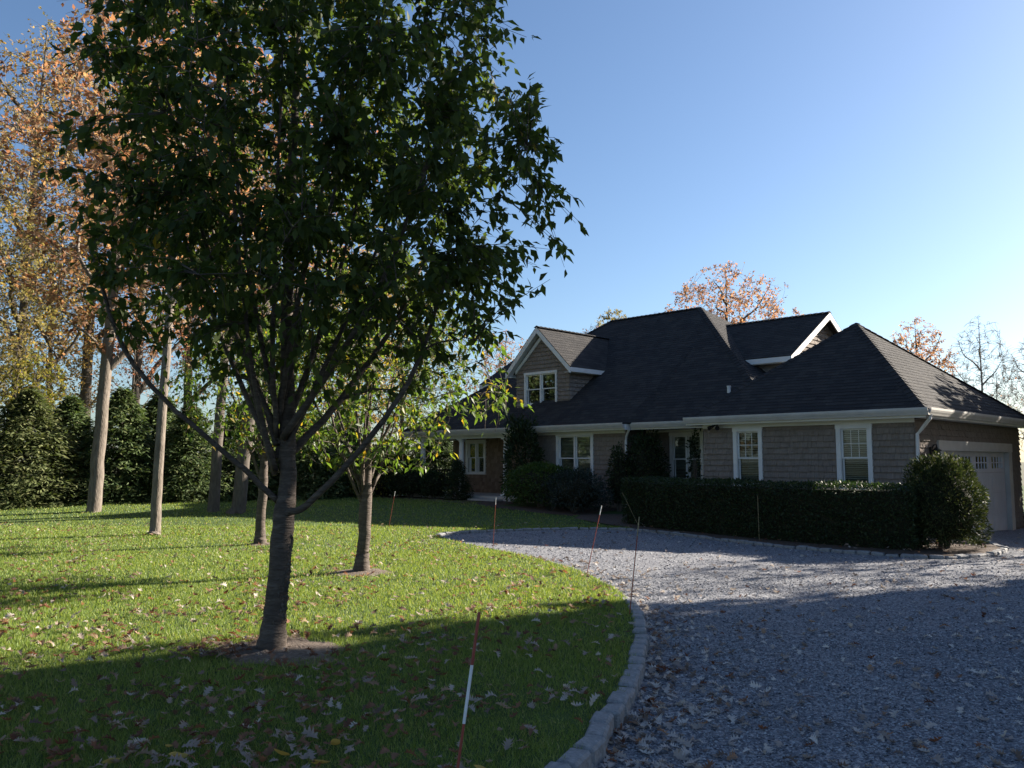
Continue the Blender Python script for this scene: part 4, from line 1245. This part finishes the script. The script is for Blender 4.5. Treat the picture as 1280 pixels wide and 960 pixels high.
sg = atz(1184, 686, .06)
shrub('round_shrub', 'rounded loose evergreen shrub beside the garage door, at the end of the hedge', (7.7, 14.95, .05), .67, .67, 1.66, 15000, .075, .02, 'pine_shrub', 71, lump=.13, zc=.48)
def HW(s, t): 
    p = W(s, t); return (p[0], p[1], float(lawn_z(p[0], p[1])) - .02)
shrub('upright_shrub', 'tall ragged dark evergreen beside the porch step, reaching the gutter', HW(12.4, .75), .55, .55, 2.55, 5200, .14, .04, 'yew', 72, lump=.3, core=False)
shrub('mounded_shrub', 'wide mounded bright green shrub under the double front window', HW(11.0, .1), 1.3, .75, 1.3, 6000, .08, .04, 'boxwood', 73, lump=.1, rot=2.36)
shrub('spreading_juniper', 'dark bluish spreading juniper between the green mound and the hedge', HW(9.5, -.1), 1.0, .75, 1.12, 5000, .1, .025, 'juniper', 74, lump=.22, rot=2.36)
shrub('upright_shrub', 'dark shrub against the recessed wall, above the hedge', HW(8.15, 1.5), .55, .5, 2.2, 4200, .08, .04, 'yew', 75, lump=.2)
shrub('climbing_shrub', 'thin leafy climber standing in front of the recessed window', HW(6.7, 1.75), .15, .18, 2.3, 450, .09, .05, 'yew', 76, lump=.4, core=False)
shrub('low_shrub', 'low dark shrub left of the downspout at the bay corner', HW(8.72, .95), .3, .3, 1.75, 1700, .09, .035, 'yew', 77, lump=.25)
shrub('low_shrub', 'low dark mounded shrub below the first porch column from the porch end', HW(18.3, .9), .85, .7, 1.3, 4200, .09, .045, 'yew', 78, lump=.2)
shrub('low_shrub', 'low dark shrub before the open porch end, left of the other mound', HW(19.9, 1.0), .9, .7, .95, 3600, .09, .045, 'yew', 79, lump=.2)
shrub('low_shrub', 'small dark shrub squeezed between the porch columns', HW(17.1, 1.0), .45, .4, .95, 2200, .08, .04, 'yew', 80, lump=.15)
shrub('yellow_shrub', 'yellow green shrub on the lawn edge left of the porch', px(480, 31.5, .25), 1.35, 1.0, 2.0, 4200, .12, .06, 'leaf_yellowgreen', 81, lump=.3)
# cone shaped dwarf conifer in front of the porch
p = HW(15.75, .95)
cmesh.append(conifer_mesh(310, 1.35, .5, 260, 26, leaf=.08, wid=.028, taper=.7))
root = empty('dwarf_conifer', p)
o = link('crown', cmesh[-1][0], M['yew'], root); o['kind'] = 'stuff'
link('trunk', cmesh[-1][1], M['bark_dark'], root)
tag(root, 'small cone shaped conifer in front of the porch window', 'shrub')

# planting beds and mulch rings
def sheet(name, poly, z, mat, label, cat):
    v, f = cdt([poly], [])
    zz = z(v[:, 0], v[:, 1]) if callable(z) else np.full(len(v), z)
    me = np_mesh(name, np.column_stack([v, zz]), f)
    me.materials.append(mat)
    o = link(name, me, None)
    tag(o, label, cat, kind='structure')
i0 = int(np.argmin(np.linalg.norm(KERB - atz(800, 661.5, .1)[:2], axis=1)))
kb = KERB[i0:len(KERB) - 2:3]
bed1 = [tuple(p) for p in kb] + [tuple(W(.6, 1.2)[:2]), tuple(W(.6, .8)[:2]), tuple(W(5.6, .8)[:2]), tuple(W(5.6, 2.8)[:2]), tuple(W(8.9, 2.8)[:2]), tuple(W(8.9, -.5)[:2]), tuple(W(8.4, -1.4)[:2])]
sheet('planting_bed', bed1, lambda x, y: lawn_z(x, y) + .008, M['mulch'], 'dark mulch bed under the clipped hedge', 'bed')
bed2 = [tuple(W(s, t)[:2]) for s, t in ((8.85, -1.0), (10, -1.1), (12, -.9), (13.5, -.3), (14, .5), (15.3, .45), (17, .2), (19.5, 0), (21, .3), (21, 1.9), (19, 1.9), (13.3, 1.9), (8.9, 1.9))]
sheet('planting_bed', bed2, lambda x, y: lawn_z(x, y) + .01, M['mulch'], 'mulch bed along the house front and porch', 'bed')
rings = []
def mulch_ring(c, r, label, seed):
    g = np.random.default_rng(seed)
    k = g.uniform(0, 6, 3)
    th = np.linspace(0, 2 * math.pi, 40, endpoint=False)
    rr = r * (1 + .14 * np.sin(2 * th + k[0]) + .1 * np.sin(5 * th + k[1]) + .07 * np.sin(9 * th + k[2]))
    V, F = [(c[0], c[1], c[2] + .04)], []
    for j, (q, h) in enumerate(((.3, .036), (.65, .024), (1.0, .004))):
        for i in range(40):
            V.append((c[0] + rr[i] * q * math.cos(th[i]), c[1] + rr[i] * q * math.sin(th[i]), c[2] + h + g.normal() * .004))
    for i in range(40):
        F.append((0, 1 + i, 1 + (i + 1) % 40))
    F4 = [(1 + j * 40 + i, 1 + (j + 1) * 40 + i, 1 + (j + 1) * 40 + (i + 1) % 40, 1 + j * 40 + (i + 1) % 40) for j in range(2) for i in range(40)]
    o = link('mulch_ring', np_mesh('mulch_ring', V, [np.array(F), np.array(F4)], True), M['ring_mulch'])
    tag(o, label, 'mulch', kind='structure')
    rings.append((c[0], c[1], r * .93))
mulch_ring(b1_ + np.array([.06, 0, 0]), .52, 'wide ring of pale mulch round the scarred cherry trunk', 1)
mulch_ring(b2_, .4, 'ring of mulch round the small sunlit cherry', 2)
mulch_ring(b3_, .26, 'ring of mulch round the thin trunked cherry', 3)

# ------------------------------------------------------------------ driveway marker stakes
def stake(label, base, top, mats, r=.006, group='driveway marker stakes'):
    base, top = np.array(base, float), np.array(top, float)
    root = empty('marker_stake', tuple(base))
    d = top - base
    z = -d * .12
    for name, a, b, mt_ in mats:
        p0 = d * a if a > 0 else z
        MB().tube([p0, (p0 + d * b) / 2, d * b], r if name == 'shaft' else r * 1.12, 7).build(name, M[mt_], root)
    tag(root, label, 'stake', group)
def pix_at(u, v, d):
    q = ray(u, v); return np.array([0, 0, EYE]) + q * d / q[1]
def mk(u0, v0, u1, v1, label, mats, dz=0.0, z=.09):
    b = atz(u0, v0, z); stake(label, b, pix_at(u1, v1, b[1] + dz), mats, r=.0052)
RW = [('shaft', 0, .86, 'stake_red'), ('tip', .86, 1.0, 'stake_white')]
b = atz(561, 1040, .09)
stake('red marker stake with a white band, leaning in the shaded lawn', b, pix_at(599, 765, b[1] + .1), [('shaft', 0, .48, 'stake_red'), ('band', .48, .75, 'stake_white'), ('tip', .75, 1, 'stake_red')], r=.0065)
mk(616, 686, 620, 622, 'upright red marker stake at the kerb in line with the porch step', RW)
mk(734, 716, 752, 632, 'leaning red marker stake where the lawn kerb meets leaf litter', RW)
mk(787, 768, 799, 646, 'red marker stake standing against the curved lawn kerb', [('shaft', 0, .8, 'stake_red'), ('tip', .8, 1.0, 'stake_wood')])
mk(486, 659, 494, 614, 'thin red marker stake on the shaded lawn beside the small sunlit cherry', RW)
mk(799, 659, 778, 616, 'pale cane leaning hard to one side at the corner of the hedge', [('shaft', 0, 1, 'stake_wood')], z=.1)
mk(949, 674, 947, 620, 'plain upright cane in front of the clipped hedge', [('shaft', 0, 1, 'stake_wood')], z=.1)

# ------------------------------------------------------------------ grass blades
def grass(seed):
    g = np.random.default_rng(seed)
    P = []
    for y0, y1, dens in ((3.2, 5.2, 7000), (5.2, 7.5, 5000), (7.5, 10.5, 2900), (10.5, 14.5, 1500), (14.5, 20, 700), (20, 32, 230)):
        x0, x1 = -.64 * y1 - .5, min(.64 * y1 + .5, 4.5)
        n = int((y1 - y0) * (x1 - x0) * dens)
        x = g.uniform(x0, x1, n); y = g.uniform(y0, y1, n)
        k = (np.abs(x) < .64 * y + .5)
        x, y = x[k], y[k]
        k = ~inside(drive_poly, x, y)
        if y1 > 18: 
            k &= ~inside(np.array(bed1), x, y) & ~inside(np.array(bed2), x, y)
            s_ = ((y - HO[1]) - (x - HO[0])) * HK; t_ = ((y - HO[1]) + (x - HO[0])) * HK
            k &= ~((t_ > 1.2) & (s_ > 5) & (s_ < 19.2))
        x, y = x[k], y[k]
        k = np.ones(len(x), bool)
        for cx, cy, r in rings:
            dd = np.hypot(x - cx, y - cy) / r
            k &= (dd > 1) | (g.random(len(x)) < np.clip((dd - .8) * 2, 0, 1))
        P.append(np.stack([x[k], y[k]], 1))
    P = np.concatenate(P)
    # keep clear of the kerb stones
    ok = np.ones(len(P), bool)
    near = P[:, 1] < 22
    KK = KERB[::2]
    for c in range(0, len(P), 20000):
        q = P[c:c + 20000]
        d = np.full(len(q), 9.)
        for kx, ky in KK:
            if kx < -3 or kx > 5: continue
            np.minimum(d, np.hypot(q[:, 0] - kx, q[:, 1] - ky), out=d)
        ok[c:c + 20000] = (d > .085) | (q[:, 1] > 9.4) & (q[:, 1] < 19) & (g.random(len(q)) < .8) & ~inside(drive_poly, q[:, 0], q[:, 1])
    P = P[ok]
    n = len(P)
    dist = np.hypot(P[:, 0], P[:, 1])
    patch = .5 + .5 * np.sin(P[:, 0] * 1.7 + np.sin(P[:, 1] * 1.3) * 2) * np.sin(P[:, 1] * 2.1 + P[:, 0])
    h = (.028 + .02 * patch) * g.uniform(.6, 1.35, n) * (1 + dist * .012)
    w = .0035 * g.uniform(.8, 1.5, n) * np.maximum(1, dist / 5.0)
    D = np.stack([g.normal(0, .45, n), g.normal(0, .45, n), np.ones(n)], 1)
    a = g.uniform(0, 6.28, n)
    N = np.stack([np.cos(a), np.sin(a), np.zeros(n)], 1)
    P3 = np.column_stack([P, lawn_z(P[:, 0], P[:, 1]) - .003])
    v, f = leaf_arrays(P3, D, N, h, w, 'tri')
    o = link('lawn_grass', np_mesh('lawn_grass', v, f), M['grass'])
    tag(o, 'short green grass covering the lawn', 'grass', kind='stuff')
    return n
ng = grass(91)

# ------------------------------------------------------------------ gravel stones
g = np.random.default_rng(92)
P, S = [], []
for y0, y1, dens, sz in ((3.4, 5.5, 2200, .0085), (5.5, 8, 1500, .0095), (8, 12, 650, .011), (12, 20, 150, .014)):
    x0, x1 = -2.0, .64 * y1 + .5
    n = int((y1 - y0) * (x1 - x0) * dens)
    x = g.uniform(x0, x1, n); y = g.uniform(y0, y1, n)
    k = (np.abs(x) < .64 * y + .5) & inside(drive_poly, x, y)
    P.append(np.stack([x[k], y[k]], 1)); S.append(np.full(k.sum(), sz))
P = np.concatenate(P); S = np.concatenate(S)
n = len(P)
oc = np.array([(1, 0, 0), (0, 1, 0), (-1, 0, 0), (0, -1, 0), (0, 0, 1), (0, 0, -1)], float)
of = np.array([(0, 1, 4), (1, 2, 4), (2, 3, 4), (3, 0, 4)])
a = g.uniform(0, 6.28, n)
sc = (S * g.uniform(.6, 1.5, n))[:, None]
V = oc[None] * sc[:, None] * g.uniform(.65, 1.25, (n, 6, 1)) * np.array([1, .85, .6])
ca, sa = np.cos(a)[:, None], np.sin(a)[:, None]
Vx = V[..., 0] * ca - V[..., 1] * sa; Vy = V[..., 0] * sa + V[..., 1] * ca
tilt = g.normal(0, .35, (n, 2))
Vz = V[..., 2] + Vx * tilt[:, :1] + Vy * tilt[:, 1:]
base = np.column_stack([P, gravel_z(P[:, 0], P[:, 1]) + .003])
V = np.stack([Vx, Vy, Vz], 2) + base[:, None]
V = V[:, :5]
F = (of[None] + (np.arange(n) * 5)[:, None, None]).reshape(-1, 3)
o = link('gravel', np_mesh('gravel', V.reshape(-1, 3), F), M['pebble'])
tag(o, 'loose blue grey gravel stones on the driveway', 'gravel', kind='stuff')
npeb = n

# ------------------------------------------------------------------ fallen leaves
def oak_leaf(seed, L=.085, curl=.5):
    g = np.random.default_rng(seed)
    # half outline with lobes, along y
    ys = np.array([0, .14, .22, .34, .44, .56, .66, .8, .86, 1.0])
    ws = np.array([.02, .16, .06, .3, .09, .36, .1, .22, .07, .0]) * g.uniform(.8, 1.25, 10)
    V, F = [], []
    bend = g.uniform(.3, 1.0) * curl * (1 if g.random() < .6 else -1); tw = g.normal(0, .35) * curl; cup = g.uniform(.1, .7) * curl
    def place(x, y):
        z = bend * .9 * (y - .5) ** 2 * L * (1.4 if bend > 0 else 1) + cup * abs(x) * L * 1.1 + tw * x * (y - .3) * L + abs(x) ** 2 * L * cup
        return (x * L, (y - .5) * L, z)
    for y, w in zip(ys, ws):
        yl = y + (.08 if w > .15 else 0)
        V += [place(-w, yl + g.normal(0, .01)), place(0, y), place(w, yl + g.normal(0, .01))]
    for i in range(len(ys) - 1):
        for k in (0, 1):
            F.append((i * 3 + k, i * 3 + k + 1, i * 3 + k + 4, i * 3 + k + 3))
    V = np.array(V)
    V[:, 2] -= V[:, 2].min()
    return V, np.array(F)
def oval_leaf(seed, L=.1):
    g = np.random.default_rng(seed)
    ys = np.linspace(0, 1, 6); ws = np.array([.02, .22, .3, .27, .15, 0]) * g.uniform(.9, 1.2)
    b = g.uniform(.2, .7); V, F = [], []
    for y, w in zip(ys, ws):
        for x in (-w, 0, w):
            V.append((x * L, (y - .5) * L, (b * (y - .5) ** 2 + abs(x) * .5) * L))
    for i in range(5):
        for k in (0, 1): F.append((i * 3 + k, i * 3 + k + 1, i * 3 + k + 4, i * 3 + k + 3))
    return np.array(V), np.array(F)
olv = [oak_leaf(400 + k, curl=.85) for k in range(12)]
ovl = [oval_leaf(430 + k) for k in range(3)]

g = np.random.default_rng(93)
def kdist(x, y):
    d = np.full(x.shape, 99.0)
    for kx, ky in KERB[::2]:
        np.minimum(d, np.hypot(x - kx, y - ky), out=d)
    return d
def scatter(n, region, weight):
    """points seen in the picture, thinned by a weight"""
    d = 3.3 * (22 / 3.3) ** g.random(60000)
    x = g.uniform(-.66, .66, 60000) * d
    dr = inside(drive_poly, x, d); k = kdist(x, d)
    ok = region(x, d, dr, k) & (g.random(60000) < weight(x, d, k))
    return np.stack([x[ok], d[ok]], 1)[:n]
def free_lawn(x, y, dr, k):
    return ~dr & (k > .1) & (np.hypot(x - b1_[0], y - b1_[1]) > .2) & (np.hypot(x - b2_[0], y - b2_[1]) > .16) & (y < 20.5)
Lw = scatter(3300, free_lawn, lambda x, y, k: .55 + .45 * np.sin(x * 2.1 + np.sin(y * 1.7) * 2) * np.sin(y * 2.3))
Dr1 = scatter(1000, lambda x, y, dr, k: dr & (k > .09), lambda x, y, k: .3 + .3 * np.sin(x * 1.3 + y) ** 2)
Dr2 = scatter(900, lambda x, y, dr, k: dr & (k > .08) & (x < 3.4) & (y < 14), lambda x, y, k: np.exp(-(k - .1) / .28))
pts = [(x, y, 0) for x, y in Lw] + [(x, y, 1) for x, y in Dr1] + [(x, y, 1) for x, y in Dr2]
# leaves gathered in the mulch ring
for k in range(130):
    a = g.uniform(1.3, 4.0); r = g.uniform(.2, .75)
    pts.append((b1_[0] + r * math.cos(a), b1_[1] + r * math.sin(a) * .8, 0))
pts = np.array(pts)
order = np.argsort(np.hypot(pts[:, 0], pts[:, 1]))
from mathutils import Matrix, Euler
lme = {}
for nm, mt_ in (('b', 'fallen_brown'), ('r', 'fallen_red'), ('p', 'fallen_pale')):
    lme[nm] = []
    for v_, f_ in olv:
        me = np_mesh('fallen_leaf', v_, f_, True); me.materials.append(M[mt_]); lme[nm].append(me)
lme['y'] = []
for v_, f_ in ovl:
    me = np_mesh('fallen_leaf', v_, f_, True); me.materials.append(M['fallen_yellow']); lme['y'].append(me)
cnt = {'lawn': 0, 'drive': 0, 'y': 0}
SV = {'b': ([], [], [0]), 'r': ([], [], [0]), 'p': ([], [], [0])}
for i in order:
    x, y, dr = pts[i]
    inview = abs(x) < .62 * y and y > 4.2
    z = (float(gravel_z(x, y)) + .008) if dr else float(lawn_z(x, y)) + .042
    e = Euler((g.normal() * .3, g.normal() * .3, g.uniform(0, 6.28)))
    s = g.uniform(.65, 1.2) 
    red = (g.random() < (.15 if dr else .5))
    if inview and cnt['drive' if dr else 'lawn'] < 145:
        yellow = (not dr) and g.random() < .06
        key = 'y' if yellow else ('r' if red else ('p' if dr else 'b'))
        me = lme[key][g.integers(len(lme[key]))]
        o = link('fallen_leaf', me, None)
        o.location = (x, y, z); o.rotation_euler = e; o.scale = (s, s, s)
        if dr:
            cnt['drive'] += 1
            tag(o, 'dry curled oak leaf lying on the driveway gravel', 'leaf', 'fallen leaves on the gravel')
        elif yellow:
            tag(o, 'smooth oval yellow leaf lying on the lawn', 'leaf', 'fallen yellow leaves on the lawn')
        else:
            cnt['lawn'] += 1
            tag(o, 'dry lobed oak leaf lying on the lawn grass', 'leaf', 'fallen oak leaves on the lawn')
    else:
        v_, f_ = olv[g.integers(12)]
        R_ = np.array(e.to_matrix())
        A = SV['r' if red else ('p' if dr else 'b')]
        A[0].append(v_ @ R_.T * s + np.array([x, y, z])); A[1].append(f_ + A[2][0]); A[2][0] += len(v_)
for key, mt_, lab in (('b', 'fallen_brown', 'scattered small brown fallen leaves over the lawn'), ('p', 'fallen_pale', 'scattered small pale dry leaves over the driveway gravel'), ('r', 'fallen_red', 'scattered small russet fallen leaves over lawn and gravel')):
    o = link('leaf_litter', np_mesh('leaf_litter', np.concatenate(SV[key][0]), np.concatenate(SV[key][1]), True), M[mt_])
    tag(o, lab, 'leaves', kind='stuff')
print('blades', ng, 'pebbles', npeb)
